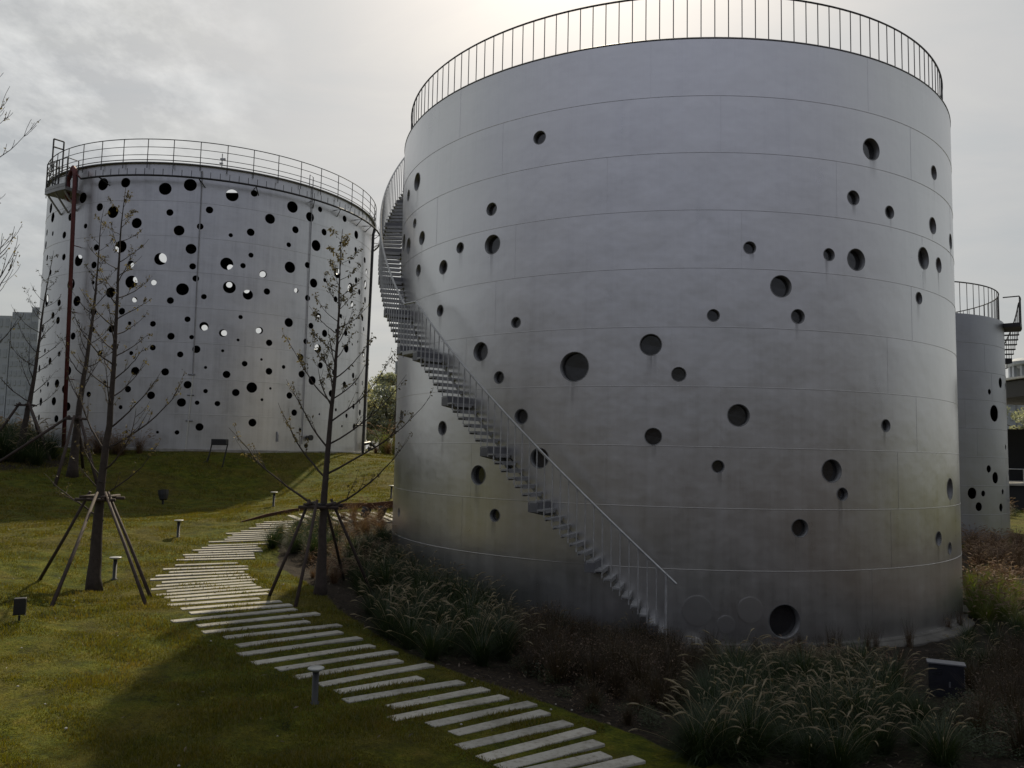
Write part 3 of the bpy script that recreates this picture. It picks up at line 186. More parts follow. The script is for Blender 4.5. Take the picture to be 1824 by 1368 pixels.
# ground: lawn and planting bed (bed, and dark soil added behind the viewer, marked by a vertex attribute)
m, n, out = nt('lawn_and_soil')
b = N(n, 'ShaderNodeBsdfPrincipled'); b.inputs['Roughness'].default_value = .95; b.inputs['Specular IOR Level'].default_value = .15
geo = N(n, 'ShaderNodeNewGeometry'); P = geo.outputs['Position']
g1 = noise(n, P, .35, 5, .6); g2 = noise(n, P, 2.6, 6, .72); g3 = noise(n, P, 22., 3, .7)
lawn = ramp(n, g2.outputs[0], [(.32, (.015, .020, .001)), (.45, (.050, .062, .003)), (.57, (.084, .090, .005)), (.70, (.135, .110, .014))])
brown = ramp(n, g2.outputs[0], [(.30, (.034, .030, .004)), (.55, (.082, .068, .009)), (.75, (.12, .095, .02))])
pf = ramp(n, g1.outputs[0], [(.46, (0, 0, 0)), (.60, (.85, .85, .85))])
lw = mixc(n, pf.outputs[0], lawn.outputs[0], brown.outputs[0])
fr = ramp(n, g3.outputs[0], [(.3, (.45, .45, .45)), (.65, (1.25, 1.25, 1.2))])
lw = mixc(n, .8, lw, fr.outputs[0], 'MULTIPLY')
v1 = N(n, 'ShaderNodeTexVoronoi'); v1.inputs['Scale'].default_value = 16.; n.links.new(P, v1.inputs['Vector'])
soil = ramp(n, v1.outputs['Color'], [(0, (.010, .008, .006)), (.5, (.024, .018, .013)), (.85, (.036, .027, .018)), (1, (.06, .045, .03))])
at = N(n, 'ShaderNodeAttribute', attribute_name='bed')
edge = math_(n, 'ADD', at.outputs['Fac'], math_(n, 'MULTIPLY', math_(n, 'SUBTRACT', g2.outputs[0], .5), .55))
ef = ramp(n, edge, [(.44, (0, 0, 0)), (.56, (1, 1, 1))])
cc = mixc(n, ef.outputs[0], lw, soil.outputs[0]); n.links.new(cc, b.inputs['Base Color'])
hb = math_(n, 'ADD', math_(n, 'MULTIPLY', g2.outputs[0], 1.), math_(n, 'MULTIPLY', g3.outputs[0], .35))
bp = N(n, 'ShaderNodeBump'); bp.inputs['Strength'].default_value = .9; bp.inputs['Distance'].default_value = .09
n.links.new(hb, bp.inputs['Height']); n.links.new(bp.outputs[0], b.inputs['Normal'])
n.links.new(b.outputs[0], out.inputs[0]); MAT['ground'] = m

MAT['blade'] = leafmat('lawn_blades', [(.018, .026, .001), (.054, .064, .003), (.096, .088, .005), (.150, .108, .018)], .45, scale=1.1, det=8, isl=.16)
MAT['gleaf'] = leafmat('fountain_grass_leaves', [(.008, .018, .005), (.017, .033, .008), (.034, .052, .013)], .35)
MAT['yleaf'] = leafmat('fresh_grass_leaves', [(.040, .070, .008), (.080, .115, .014), (.125, .135, .028)], .5)
MAT['dleaf'] = leafmat('dry_bronze_leaves', [(.020, .014, .008), (.042, .029, .015), (.070, .050, .026)], .3)
MAT['rleaf'] = leafmat('russet_grass_leaves', [(.045, .022, .015), (.085, .048, .030), (.13, .09, .055)], .4)
MAT['sleaf'] = leafmat('low_shrub_leaves', [(.014, .024, .010), (.030, .046, .018), (.06, .07, .03)], .25)
MAT['bleaf'] = leafmat('straw_grass_leaves', [(.10, .08, .035), (.20, .15, .06), (.28, .22, .10)], .4)
MAT['plume'] = leafmat('seed_plumes', [(.17, .14, .095), (.26, .22, .15), (.36, .31, .22)], .5, scale=3.)
MAT['plumer'] = leafmat('bronze_plumes', [(.14, .085, .065), (.24, .16, .12), (.33, .26, .20)], .5, scale=3.)
MAT['tleaf'] = leafmat('withered_leaves', [(.035, .028, .016), (.085, .070, .035), (.16, .13, .06)], .45, scale=2.)
MAT['tdark'] = leafmat('evergreen_leaves', [(.012, .02, .01), (.03, .04, .018)], .2)
MAT['far'] = leafmat('hazy_leaves', [(.18, .205, .20), (.25, .275, .235), (.34, .33, .23)], .40, scale=.35)  # distance haze mixed into the leaf colours of the far wood
MAT['litter'] = leafmat('leaf_litter', [(.025, .018, .013), (.07, .052, .036), (.17, .135, .10)], .1, scale=9.)
MAT['pebble'] = simple('pebbles', (.30, .29, .27), .8)

# ------------------------------------------------------------------ mesh helpers
class MB:
    def __init__(s): s.v = []; s.f = []
    def add(s, v, f):
        o = len(s.v); s.v += [tuple(p) for p in v]; s.f += [tuple(i+o for i in q) for q in f]
    def box(s, c, d, ax=None):
        """c centre, d full sizes, ax = 3 unit axes"""
        c = Vector(c); ax = ax or (Vector((1, 0, 0)), Vector((0, 1, 0)), Vector((0, 0, 1)))
        v = [c+ax[0]*(i*d[0]/2)+ax[1]*(j*d[1]/2)+ax[2]*(k*d[2]/2) for i in (-1, 1) for j in (-1, 1) for k in (-1, 1)]
        s.add(v, [(0, 1, 3, 2), (4, 6, 7, 5), (0, 4, 5, 1), (2, 3, 7, 6), (0, 2, 6, 4), (1, 5, 7, 3)])
    def tube(s, pts, r, n=6, cap=True):
        pts = [Vector(p) for p in pts]; k = len(pts)
        if not isinstance(r, (list, tuple)): r = [r]*k
        vs = []; up = None
        for i, p in enumerate(pts):
            t = (pts[min(i+1, k-1)]-pts[max(i-1, 0)]).normalized()
            if up is None:
                up = t.orthogonal().normalized()
            up = (up-t*up.dot(t)); up = up.normalized() if up.length > 1e-6 else t.orthogonal().normalized()
            w = t.cross(up)
            for j in range(n):
                a = 2*math.pi*j/n; vs.append(p+(up*math.cos(a)+w*math.sin(a))*r[i])
        fs = [(i*n+j, i*n+(j+1) % n, (i+1)*n+(j+1) % n, (i+1)*n+j) for i in range(k-1) for j in range(n)]
        if cap: fs += [tuple(range(n-1, -1, -1)), tuple((k-1)*n+j for j in range(n))]
        s.add(vs, fs)
    def lathe(s, c, prof, n=24):
        c = Vector(c); vs = []; k = len(prof)
        for r, z in prof:
            for j in range(n): a = 2*math.pi*j/n; vs.append(c+Vector((r*math.cos(a), r*math.sin(a), z)))
        fs = [(i*n+j, i*n+(j+1) % n, (i+1)*n+(j+1) % n, (i+1)*n+j) for i in range(k-1) for j in range(n)]
        fs += [tuple(range(n-1, -1, -1)), tuple((k-1)*n+j for j in range(n))]
        s.add(vs, fs)
    def build(s, name, mat, parent=None, smooth=False, bevel=0.):
        return mk(name, s.v, s.f, mat, parent, smooth, bevel)
def mk(name, v, f, mat, parent=None, smooth=False, bevel=0.):
    me = bpy.data.meshes.new(name); me.from_pydata(v, [], f); me.update()
    o = bpy.data.objects.new(name, me); COL.objects.link(o)
    me.materials.append(MAT[mat] if isinstance(mat, str) else mat)
    if smooth: me.polygons.foreach_set('use_smooth', [True]*len(me.polygons))
    if parent is not None: o.parent = parent
    if bevel:
        b = o.modifiers.new('bevel', 'BEVEL'); b.width = bevel; b.segments = 2; b.limit_method = 'ANGLE'
    return o
def tag(o, label, cat, group=None, kind=None):
    o['label'] = label; o['category'] = cat
    if group: o['group'] = group
    if kind: o['kind'] = kind
    return o
def thing(name, label, cat, loc=(0, 0, 0), rz=0, group=None):
    o = bpy.data.objects.new(name, None); COL.objects.link(o)
    o.location = loc; o.rotation_euler = (0, 0, rz); o.empty_display_size = .3
    return tag(o, label, cat, group)
def pol(az, r, z=0.):           # azimuth 0 faces the viewer (-y), positive to the right (+x)
    a = R(az); return Vector((r*math.sin(a), -r*math.cos(a), z))
def axes(az):
    a = R(az); return (Vector((math.cos(a), math.sin(a), 0)), Vector((math.sin(a), -math.cos(a), 0)), Vector((0, 0, 1)))

# ------------------------------------------------------------------ ground height
def tps(Pn, lam=.02):
    Pn = np.array(Pn); k = len(Pn); d = np.linalg.norm(Pn[:, None, :2]-Pn[None, :, :2], axis=2)
    K = np.where(d > 0, d*d*np.log(d+1e-12), 0); A = np.zeros((k+3, k+3)); A[:k, :k] = K+lam*np.eye(k)*10
    A[:k, k] = 1; A[:k, k+1:] = Pn[:, :2]; A[k:, :k] = A[:k, k:].T
    bb = np.zeros(k+3); bb[:k] = Pn[:, 2]; return Pn, np.linalg.solve(A, bb)
GPn, GW = tps(GP)
def gz(x, y):
    x = np.atleast_1d(np.asarray(x, float)); y = np.atleast_1d(np.asarray(y, float)); res = np.empty_like(x)
    for i in range(0, len(x), 20000):
        a, b_ = x[i:i+20000], y[i:i+20000]
        d = np.hypot(a[:, None]-GPn[None, :, 0], b_[:, None]-GPn[None, :, 1])
        v = (np.where(d > 0, d*d*np.log(d+1e-12), 0)@GW[:-3])+GW[-3]+GW[-2]*a+GW[-1]*b_
        r = np.hypot(a+5, b_-30); k = np.clip((r-45)/30, 0, 1); k = k*k*(3-2*k)
        q = np.clip((a-5)/15, 0, 1); v = v*(1-k)+(3.75-3.25*q*q*(3-2*q))*k
        res[i:i+20000] = np.clip(v, -.5, 4.6)
    return res
def g1z(x, y): return float(gz(x, y)[0])

# planting bed outline (world)
BED = [(-7.6, 26.2), (-6.9, 24.2), (-6.4, 22.2), (-5.2, 20.6), (-4.6, 19.4), (-3.9, 18.0), (-2.9, 16.6), (-1.9, 15.1), (-.6, 13.6), (.7, 12.4), (1.6, 11.4),
       (2.6, 10.4), (3.6, 9.3), (4.6, 8.2), (6, 6), (30, 4), (34, 40), (28, 40), (14, 38), (6, 40), (-2.5, 36), (-5, 30.2), (-6.9, 28.2)]
BED2 = [(-44, 30), (-24, 37), (-22, 40), (-24, 43), (-30, 46), (-36, 52), (-44, 70), (-60, 60)]
def inpoly(x, y, Pn):
    c = np.zeros(len(x), bool); k = len(Pn)
    for i in range(k):
        a, b_ = Pn[i], Pn[i-1]
        if a[1] == b_[1]: continue
        c ^= ((a[1] > y) != (b_[1] > y)) & (x < (b_[0]-a[0])*(y-a[1])/(b_[1]-a[1])+a[0])
    return c

def build_ground():
    xs = np.concatenate([[-3000, -900, -350, -180, -120, -90, -75], np.arange(-64, -26, .5), np.arange(-26, 16, .2), np.arange(16, 50, .5), [56, 66, 80, 100, 140, 200, 400, 1000, 3000]])
    ys = np.concatenate([[-300, -120, -50, -20, -8], np.arange(-2, 6, .5), np.arange(6, 34, .2), np.arange(34, 50, .35), np.arange(50, 90, .7), [96, 104, 115, 130, 160, 220, 350, 700, 1500, 4000]])
    X, Y = np.meshgrid(xs, ys); x, y = X.ravel(), Y.ravel()
    z = gz(x, y)
    def vn(x, y, s, seed):      # cheap smooth value noise
        r2 = np.random.default_rng(seed); T2 = r2.random((256, 256)); u, v = x/s, y/s
        i, j = np.floor(u).astype(int), np.floor(v).astype(int); fu, fv = u-i, v-j; fu = fu*fu*(3-2*fu); fv = fv*fv*(3-2*fv)
        g = lambda a, b_: T2[a % 256, b_ % 256]
        return (g(i, j)*(1-fu)+g(i+1, j)*fu)*(1-fv)+(g(i, j+1)*(1-fu)+g(i+1, j+1)*fu)*fv-.5
    near = np.exp(-(np.hypot(x+5, y-25)/60)**4)
    near_path = (np.abs(x) < 14) & (y > 6) & (y < 32); dp = np.full(len(x), 9.)
    for (a0_, b0_, a1_, b1_) in PW:
        for t in (.15, .5, .85):
            dp[near_path] = np.minimum(dp[near_path], np.hypot(x[near_path]-(a0_+(a1_-a0_)*t), y[near_path]-(b0_+(b1_-b0_)*t)))
    near = near*(.12+.88*np.clip((dp-.7)/1.0, 0, 1))
    z = z+near*(.11*vn(x, y, 3.1, 1)+.08*vn(x, y, 1.2, 2)+.11*vn(x, y, .55, 3)*np.exp(-(np.hypot(x+5, y-16)/26)**4))
    bed = inpoly(x, y, BED) | inpoly(x, y, BED2) | ((y < 5.5) & (y > -290))  # last term: unseen dark soil added behind the viewer to darken tank reflections
    nx = len(xs); f = []
    idx = np.arange(len(x)).reshape(len(ys), nx)
    quads = np.stack([idx[:-1, :-1], idx[:-1, 1:], idx[1:, 1:], idx[1:, :-1]], -1).reshape(-1, 4)
    o = mk('ground', list(map(tuple, np.stack([x, y, z], 1).tolist())), list(map(tuple, quads.tolist())), 'ground', smooth=True)
    # soften the bed mask a little
    B = bed.reshape(len(ys), nx).astype(float)
    for _ in range(2):
        B[1:-1, 1:-1] = (B[1:-1, 1:-1]*2+B[:-2, 1:-1]+B[2:, 1:-1]+B[1:-1, :-2]+B[1:-1, 2:])/6
    at = o.data.attributes.new('bed', 'FLOAT', 'POINT'); at.data.foreach_set('value', B.ravel())
    o['kind'] = 'structure'
    return o
GROUND = build_ground()
from mathutils.bvhtree import BVHTree
_me = GROUND.data
_bvh = BVHTree.FromPolygons([v.co[:] for v in _me.vertices], [p.vertices[:] for p in _me.polygons])
def hz(x, y):
    h = _bvh.ray_cast(Vector((x, y, 50)), Vector((0, 0, -1))); return h[0].z if h[0] else g1z(x, y)

# ------------------------------------------------------------------ tank shells
def shell(name, parent, R0, z0, z1, holes, mat, thick=.02, seams=(), bead=.016, plate=6.1, seed=3, inner='inner', off=0., cutaz=180):
    """wall sheet with real round openings, cut in the unrolled plane and rolled up; weld beads run along the seams"""
    W = 2*math.pi*R0; vs = []; es = []
    cs = 180
    for i in range(cs+1):
        u = -W/2+W*i/cs; a = len(vs); vs += [Vector((u, z0)), Vector((u, z1))]; es.append((a, a+1))
    for i in range(cs):
        es += [(2*i, 2*i+2), (2*i+1, 2*i+3)]
    hl = []
    for az, z, r in holes:
        u = R(((az-off+180) % 360)-180)*R0
        if abs(u) > W/2-r-.02 or z+r > z1-.02 or z-r < z0+.02: continue
        hl.append((u, z, r)); k = 28 if r > .2 else 20; a = len(vs)
        vs += [Vector((u+r*math.cos(2*math.pi*j/k), z+r*math.sin(2*math.pi*j/k))) for j in range(k)]
        es += [(a+j, a+(j+1) % k) for j in range(k)]
    v2, e2, f2, _, _, _ = geometry.delaunay_2d_cdt(vs, es, [], 0, 1e-5)
    pts = np.array([[p.x, p.y] for p in v2]); F = np.array([list(f) for f in f2 if len(f) == 3])
    cen = pts[F].mean(1); keep = np.ones(len(F), bool)
    for u, z, r in hl: keep &= np.hypot(cen[:, 0]-u, cen[:, 1]-z) > r*.985
    F = F[keep]
    # orient
    a, b_, c = pts[F[:, 0]], pts[F[:, 1]], pts[F[:, 2]]
    s = (b_[:, 0]-a[:, 0])*(c[:, 1]-a[:, 1])-(b_[:, 1]-a[:, 1])*(c[:, 0]-a[:, 0])
    F = F[np.abs(s) > 1e-9]; s = s[np.abs(s) > 1e-9]; F[s < 0] = F[s < 0][:, ::-1]
    ang = pts[:, 0]/R0+R(off)
    def roll(rad): return np.stack([rad*np.sin(ang), -rad*np.cos(ang), pts[:, 1]], 1)
    Vo = roll(R0).tolist(); Vi = roll(R0-thick).tolist(); n0 = len(Vo)
    faces = F.tolist(); inn = (F[:, ::-1]+n0).tolist()
    V = Vo+Vi; mi = [0]*len(faces)+[1]*len(inn); faces = faces+inn
    # edges of the sheet at the holes, top and bottom
    cnt = {}
    for t in F.tolist():
        for i in range(3):
            e = (t[i], t[(i+1) % 3]); k = (min(e), max(e)); cnt.setdefault(k, []).append(e)
    for k, l in cnt.items():
        if len(l) == 1:
            e = l[0]; pa, pb = pts[e[0]], pts[e[1]]
            if abs(abs(pa[0])-W/2) < 1e-4 and abs(abs(pb[0])-W/2) < 1e-4: continue
            faces.append((e[1], e[0], e[0]+n0, e[1]+n0)); mi.append(0)
    me = bpy.data.meshes.new(name); me.from_pydata(V, [], faces); me.update()
    nf_main = len(F)
    # welds
    wb = MB(); rs = random.Random(seed)
    def clear(u, z, m): return all(math.hypot(u-h[0], z-h[1]) > h[2]+m for h in hl)
    levels = [z0]+list(seams)[::-1]+[z1]
    def strip(path, vertical):
        if len(path) < 2: return
        vv = []; nn = len(path); bd = bead*(.30 if vertical else .9); sec = [(-bd, 0), (-bd*.6, bd*.6), (bd*.6, bd*.6), (bd, 0)]
        for (u, z) in path:
            for (p, q) in sec:
                uu, zz = (u+p, z) if vertical else (u, z+p)
                t = uu/R0+R(off); rr = R0+q+.0015; vv.append((rr*math.sin(t), -rr*math.cos(t), zz))
        ff = [(i*4+j, i*4+j+1, (i+1)*4+j+1, (i+1)*4+j) for i in range(nn-1) for j in range(3)]
        if not vertical: ff = [q[::-1] for q in ff]
        wb.add(vv, ff)
    for z in seams:
        path = []
        for i in range(361):
            u = -W/2+W*i/360
            if clear(u, z, .03): path.append((u, z))
            else: strip(path, False); path = []
        strip(path, False)
    for i in range(len(levels)-1):
        za, zb = levels[i], levels[i+1]; o_ = rs.uniform(0, plate); u = -W/2+o_
        while u < W/2:
            path = []
            k = 12
            for j in range(k+1):
                z = za+(zb-za)*j/k
                if clear(u, z, .03): path.append((u, z))
                else: strip(path, True); path = []
            strip(path, True); u += plate
    o = bpy.data.objects.new(name, me); COL.objects.link(o); o.parent = parent
    uvl = me.uv_layers.new(name='UVMap')
    li = np.empty(len(me.loops), np.int32); me.loops.foreach_get('vertex_index', li)
    uvp = np.concatenate([pts, pts]); uvl.data.foreach_set('uv', (uvp[li]-np.array([0, z0+0.])).ravel())
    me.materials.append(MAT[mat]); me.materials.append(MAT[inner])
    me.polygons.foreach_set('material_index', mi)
    sm = [i < 2*nf_main for i in range(len(faces))]
    me.polygons.foreach_set('use_smooth', sm)
    nr = np.concatenate([np.stack([np.sin(ang), -np.cos(ang), 0*ang], 1)]*2); nr[n0:] *= -1
    ln = nr[li].copy()
    # flat normals for the cut edges
    st = np.empty(len(me.polygons), np.int32); me.polygons.foreach_get('loop_start', st)
    fn = np.empty(len(me.polygons)*3, np.float32); me.polygons.foreach_get('normal', fn); fn = fn.reshape(-1, 3)
    for i in range(2*nf_main, len(faces)):
        ln[st[i]:st[i]+4] = fn[i]
    me.normals_split_custom_set([tuple(v) for v in ln])
    if wb.v: wb.build('weld_seams', mat, o)
    return hl

def ring_pts(r, z, a0=0, a1=360, step=2.):
    k = max(2, int(abs(a1-a0)/step)); return [pol(a0+(a1-a0)*i/k, r, z) for i in range(k+1)]

def stain(parent, R0, hl, az, z, r, seed):
    rs_ = random.Random(seed); w = r*rs_.uniform(.5, 1.3); l_ = rs_.uniform(.35, 1.1)*(.6+r*1.4); zt = z-r*.97; u0 = R(az)*R0+rs_.uniform(-.4, .4)*r
    if rs_.random() < .25: return
    for a2, z2, r2 in hl:
        if abs(R(a2)*R0-u0) < r2+w and z2 < z-r and z2+r2 > zt-l_: l_ = min(l_, zt-(z2+r2)-.02)
    if l_ < .2: return
    V = []; UV = []; ku = 3
    for j in range(2):
        for i in range(ku+1):
            t = (u0+w*(i/ku-.5))/R0; V.append((( R0+.0035)*math.sin(t), -(R0+.0035)*math.cos(t), zt-l_*j)); UV.append((i/ku, 1-j))
    me = bpy.data.meshes.new('rain_stain'); me.from_pydata(V, [], [(i, i+ku+1, i+ku+2, i+1) for i in range(ku)]); me.update(); ul = me.uv_layers.new(name='UVMap')
    for lp in me.loops: ul.data[lp.index].uv = UV[lp.vertex_index]
    me.materials.append(MAT['stain']); o_ = bpy.data.objects.new('rain_stain', me); COL.objects.link(o_); o_.parent = parent
m, n, out = nt('rain_stain')
uvn = N(n, 'ShaderNodeUVMap').outputs[0]; sp = N(n, 'ShaderNodeSeparateXYZ'); n.links.new(uvn, sp.inputs[0])
geo = N(n, 'ShaderNodeNewGeometry'); nz = noise(n, geo.outputs['Position'], 1., 4, .7, (11., 11., .5))
ed = math_(n, 'MULTIPLY', math_(n, 'MULTIPLY', sp.outputs[0], math_(n, 'SUBTRACT', 1., sp.outputs[0])), 4.)
al = math_(n, 'MULTIPLY', math_(n, 'MULTIPLY', ed, math_(n, 'POWER', sp.outputs[1], 1.3)), ramp(n, nz.outputs[0], [(.36, (0, 0, 0)), (.66, (.34, .34, .34))]).outputs[0])
df = N(n, 'ShaderNodeBsdfDiffuse'); df.inputs[0].default_value = (.05, .045, .04, 1); tp = N(n, 'ShaderNodeBsdfTransparent'); mx = N(n, 'ShaderNodeMixShader')
n.links.new(al, mx.inputs[0]); n.links.new(tp.outputs[0], mx.inputs[1]); n.links.new(df.outputs[0], mx.inputs[2]); n.links.new(mx.outputs[0], out.inputs[0]); MAT['stain'] = m

# ---------- the large tank
tank = thing('large_steel_tank', 'largest silver cylindrical tank with round windows and an outside spiral stair', 'tank', (M[0], M[1], 0))
seams = [15.003-1.5*k for k in range(1, 10)]
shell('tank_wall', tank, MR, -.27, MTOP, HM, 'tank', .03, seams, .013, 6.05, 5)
b = MB(); b.tube(ring_pts(MR-.01, MTOP+.012), .028, 6, False); b.build('rim', 'rim', tank, True)
b = MB(); k = 96
b.add([pol(360*i/k, MR-.06, MTOP-.12) for i in range(k)]+[(0, 0, MTOP+.25)], [(i, (i+1) % k, k) for i in range(k)])
b.build('roof', 'rim', tank)
for az, z, r in HM:
    ax = axes(az); c = pol(az, MR, z); k = 32; b = MB(); vv = []; dep = min(.2, .08+r*.32)
    prof = [(r*.995+.018, .006), (r*.995, .010), (r*.985, -dep), ]
    for q, d in prof:
        for j in range(k):
            t = 2*math.pi*j/k; u = q*math.cos(t)
            vv.append(pol(az+math.degrees(u/MR), MR+d, z+q*math.sin(t)))
    b.add(vv, [(i*k+j, i*k+(j+1) % k, (i+1)*k+(j+1) % k, (i+1)*k+j) for i in range(2) for j in range(k)])
    w = b.build('round_window', 'lining', tank, True)
    p = MB(); vv = [pol(az+math.degrees(r*.97*math.cos(2*math.pi*j/k)/MR), MR-dep+.02, z+r*.97*math.sin(2*math.pi*j/k)) for j in range(k)]
    p.add(vv, [tuple(range(k))]); p.build('pane', 'glass', w); stain(w, MR, HM, az, z, r, int(abs(az*37+z*11)))
for az, z, r in GH:      # round plates welded over blanked-off openings
    b = MB(); k = 40; vv = []
    for q, d in ((r, .002), (r, .008), (r-.03, .009), (0, .009)):
        for j in range(k):
            t = 2*math.pi*j/k; vv.append(pol(az+math.degrees(q*math.cos(t)/MR), MR+d, z+q*math.sin(t)))
    b.add(vv, [(i*k+j, i*k+(j+1) % k, (i+1)*k+(j+1) % k, (i+1)*k+j) for i in range(3) for j in range(k)])
    o = b.build('blanking_plate', 'tank', tank)
# rim railing
b = MB(); RR = MR-.20
b.tube(ring_pts(RR, MTOP+1.30), .026, 6, False)
for i in range(166):
    p = pol(i*360/166, RR, MTOP-.1); b.tube([p, p+Vector((0, 0, 1.40))], .014, 5, False)
b.build('rim_railing', 'rail', tank)
# concrete footing: broken ring
b = MB(); k = 120; k = 220; prof = [(MR-.2, -.8), (MR+.40, -.8), (MR+.38, -.31), (MR+.35, -.285), (MR+.16, -.275), (MR+.14, -.235), (MR-.1, -.230)]; rr = random.Random(4); vv = []
for i in range(k):
    if i % 5 == 0: j_ = rr.uniform(-.13, .06); dz = rr.uniform(-.07, .0)
    jj = j_+rr.uniform(-.025, .025)
    for q, z in prof: vv.append(pol(360*i/k, q+(jj if q > MR+.3 else 0), z+(dz if q > MR+.3 else 0)+rr.uniform(-.006, .006)))
np_ = len(prof)
b.add(vv, [(i*np_+j, i*np_+j+1, ((i+1) % k)*np_+j+1, ((i+1) % k)*np_+j) for i in range(k) for j in range(np_-1)])
b.build('concrete_footing', 'oldconcrete', tank)
# spiral stair
RO = MR+.80
ST = MB()
def tz(az):           # tread height along the stair (az negative, climbing to the left)
    a = -az
    if a < 53.3: return .14+(a-10.08)*.1635
    if a < 57.6: return 7.20
    return 7.20+(a-57.6)*.1635
steps = []
z = .14; a = 10.08
while a < 53.2: steps.append(a); a += 1.19
land = len(steps); a = 57.8; top = 57.6+(MTOP-7.2)/.1635
st_ = []
while a < top: st_.append(a); a += 1.19
stair = MB()
boxes = []
for i, a in enumerate(steps):
    if i % 7 == 1: boxes.append(a)
for i, a in enumerate(st_):
    if i % 7 == 1: boxes.append(a)
stair.add(*(lambda P_: (P_, [(2*i, 2*i+2, 2*i+3, 2*i+1) for i in range(len(P_)//2-1)]))([q for a in np.arange(9.5, top, 1.2) for q in (pol(-a, MR+.012, tz(-a)-.16), pol(-a, MR+.012, tz(-a)-.06))]))
stair_o = stair.build('spiral_stair', 'tread', tank)
for a in boxes:          # deep welded bracket boxes carrying every seventh tread
    z = tz(-a); stair = MB()
    vv = []
    for da in (-.72, .72):
        vv += [pol(-a+da, MR+.003, z-.03), pol(-a+da, RO, z-.03), pol(-a+da, RO, z-.27), pol(-a+da, MR+.003, z-.40)]
    stair.add(vv, [(0, 1, 2, 3), (7, 6, 5, 4), (0, 4, 5, 1), (1, 5, 6, 2), (2, 6, 7, 3), (3, 7, 4, 0)])
    stair.build('bracket_box', 'stair', stair_o)
def tread(a, z, half=.52):
    b = MB(); th = .045
    for da0, da1, z0_, z1_, ri, ro in ((-half, half, z-th, z, MR+.002, RO), (half-.05, half, z-.10, z-th+.004, MR+.05, RO-.10), (-half, -half+.10, z-.085, z-th, MR+.05, RO)):
        vv = [pol(-a+d, r_, zz) for d in (da0, da1) for r_ in (ri, ro) for zz in (z0_, z1_)]
        b.add(vv, [(0, 1, 3, 2), (4, 6, 7, 5), (0, 4, 5, 1), (2, 3, 7, 6), (0, 2, 6, 4), (1, 5, 7, 3)])
    b.build('tread', 'tread', stair_o)
for a in steps+st_: tread(a, tz(-a))
b = MB()       # landing plate
vv = [pol(-a_, r_, zz) for a_ in (53.4, 54.8, 56.2, 57.4) for r_ in (MR+.002, RO) for zz in (7.10, 7.20)]
b.add(vv, [(0, 1, 3, 2), (12, 14, 15, 13)]+[(4*i+p, 4*i+4+p, 4*i+4+q, 4*i+q) for i in range(3) for p, q in ((0, 1), (1, 3), (3, 2), (2, 0))])
b.build('landing', 'tread', stair_o)
b = MB(); hr = 1.42; path = []
a = 8.3
while a < top+1:
    if a < 53.3: zz = .14+(a-10.08)*.1635+hr
    elif a < 57.6: zz = 8.62+(a-53.3)*.01
    else: zz = 8.66+(a-57.6)*.1635
    path.append(pol(-a, RO-.03, zz)); a += .6
b.tube(path, .034, 6)
p = pol(-9.6, RO-.03, -.1); b.tube([p, p+Vector((0, 0, 1.62))], .03, 6)
b.build('handrail', 'railgrey', stair_o)
b = MB()
for a in steps[1:]+[54.3, 55.4, 56.5]+st_:
    zt = tz(-a); hh = (8.66+(a-57.6)*.1635) if a > 57.6 else (8.64 if a > 53.3 else zt+hr)
    p = pol(-a+.45, RO-.03, zt-.20 if a < 53.3 or a > 57.6 else zt); b.tube([p, Vector((p.x, p.y, hh-.05))], .0165, 5, False)
b.build('balusters', 'railgrey', stair_o)
b = MB()                  # two loose concrete blocks at the foot
foot = thing('concrete_lump', 'pale lump of concrete leaning against the foot of the large tank', 'rubble', (M[0]+pol(-5.6, MR+.22).x, M[1]+pol(-5.6, MR+.22).y, -.24))
b.lathe((0, 0, -.05), [(.22, 0), (.24, .08), (.17, .2), (.05, .25)], 7)
o = b.build('lump', 'concrete', foot); o.scale = (1, .5, 1)

# ---------- the perforated tank on the mound
ptank = thing('perforated_tank', 'silver tank on the grassy mound drilled all over with round holes', 'tank', (L[0], L[1], 0))
RH = [(-20.0, 49.3), (-17.9, 49.0), (-17.7, 51.2), (-19.9, 51.4)]
def flat_roof(parent, R0, z0, hole, rise):
    k = 90; vs = [Vector((R0*math.cos(2*math.pi*i/k), R0*math.sin(2*math.pi*i/k))) for i in range(k)]; es = [(i, (i+1) % k) for i in range(k)]
    o_ = len(vs); vs += [Vector((x-L[0], y-L[1])) for x, y in hole]; es += [(o_+i, o_+(i+1) % 4) for i in range(4)]
    for rr_ in (.35, .7):
        q = len(vs); vs += [Vector((R0*rr_*math.cos(2*math.pi*i/40), R0*rr_*math.sin(2*math.pi*i/40))) for i in range(40)]
    v2, _, f2, *_ = geometry.delaunay_2d_cdt(vs, es, [], 0, 1e-5); H_ = [(x-L[0], y-L[1]) for x, y in hole]
    f = [tuple(q) for q in f2]; cx = np.array([sum(v2[i].x for i in q)/len(q) for q in f]); cy = np.array([sum(v2[i].y for i in q)/len(q) for q in f])
    m_ = inpoly(cx, cy, H_); f = [q for q, t in zip(f, m_) if not t]
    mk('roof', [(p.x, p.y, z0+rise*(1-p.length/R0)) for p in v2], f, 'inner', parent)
far = [((az), z, r) for az, z, r in HF]
rs = random.Random(21); back = []
def ok(l, a_, z_, r_):
    return all(math.hypot(R(((a_-h[0]+180) % 360)-180)*LR, z_-h[1]) > r_+h[2]+.12 for h in l)
cand = list(far)
while len(back) < 26:
    a_ = rs.choice([rs.uniform(97, 118), rs.uniform(243, 262)]); z_ = rs.uniform(5, 19.8); r_ = rs.choice([.12, .16, .2, .3, .35, .42])
    if ok(cand+back, a_, z_, r_) and ok(HL, a_, z_, r_): back.append((a_, z_, r_))
far2 = []
for h in far:
    if ok(far2, *h): far2.append(h)
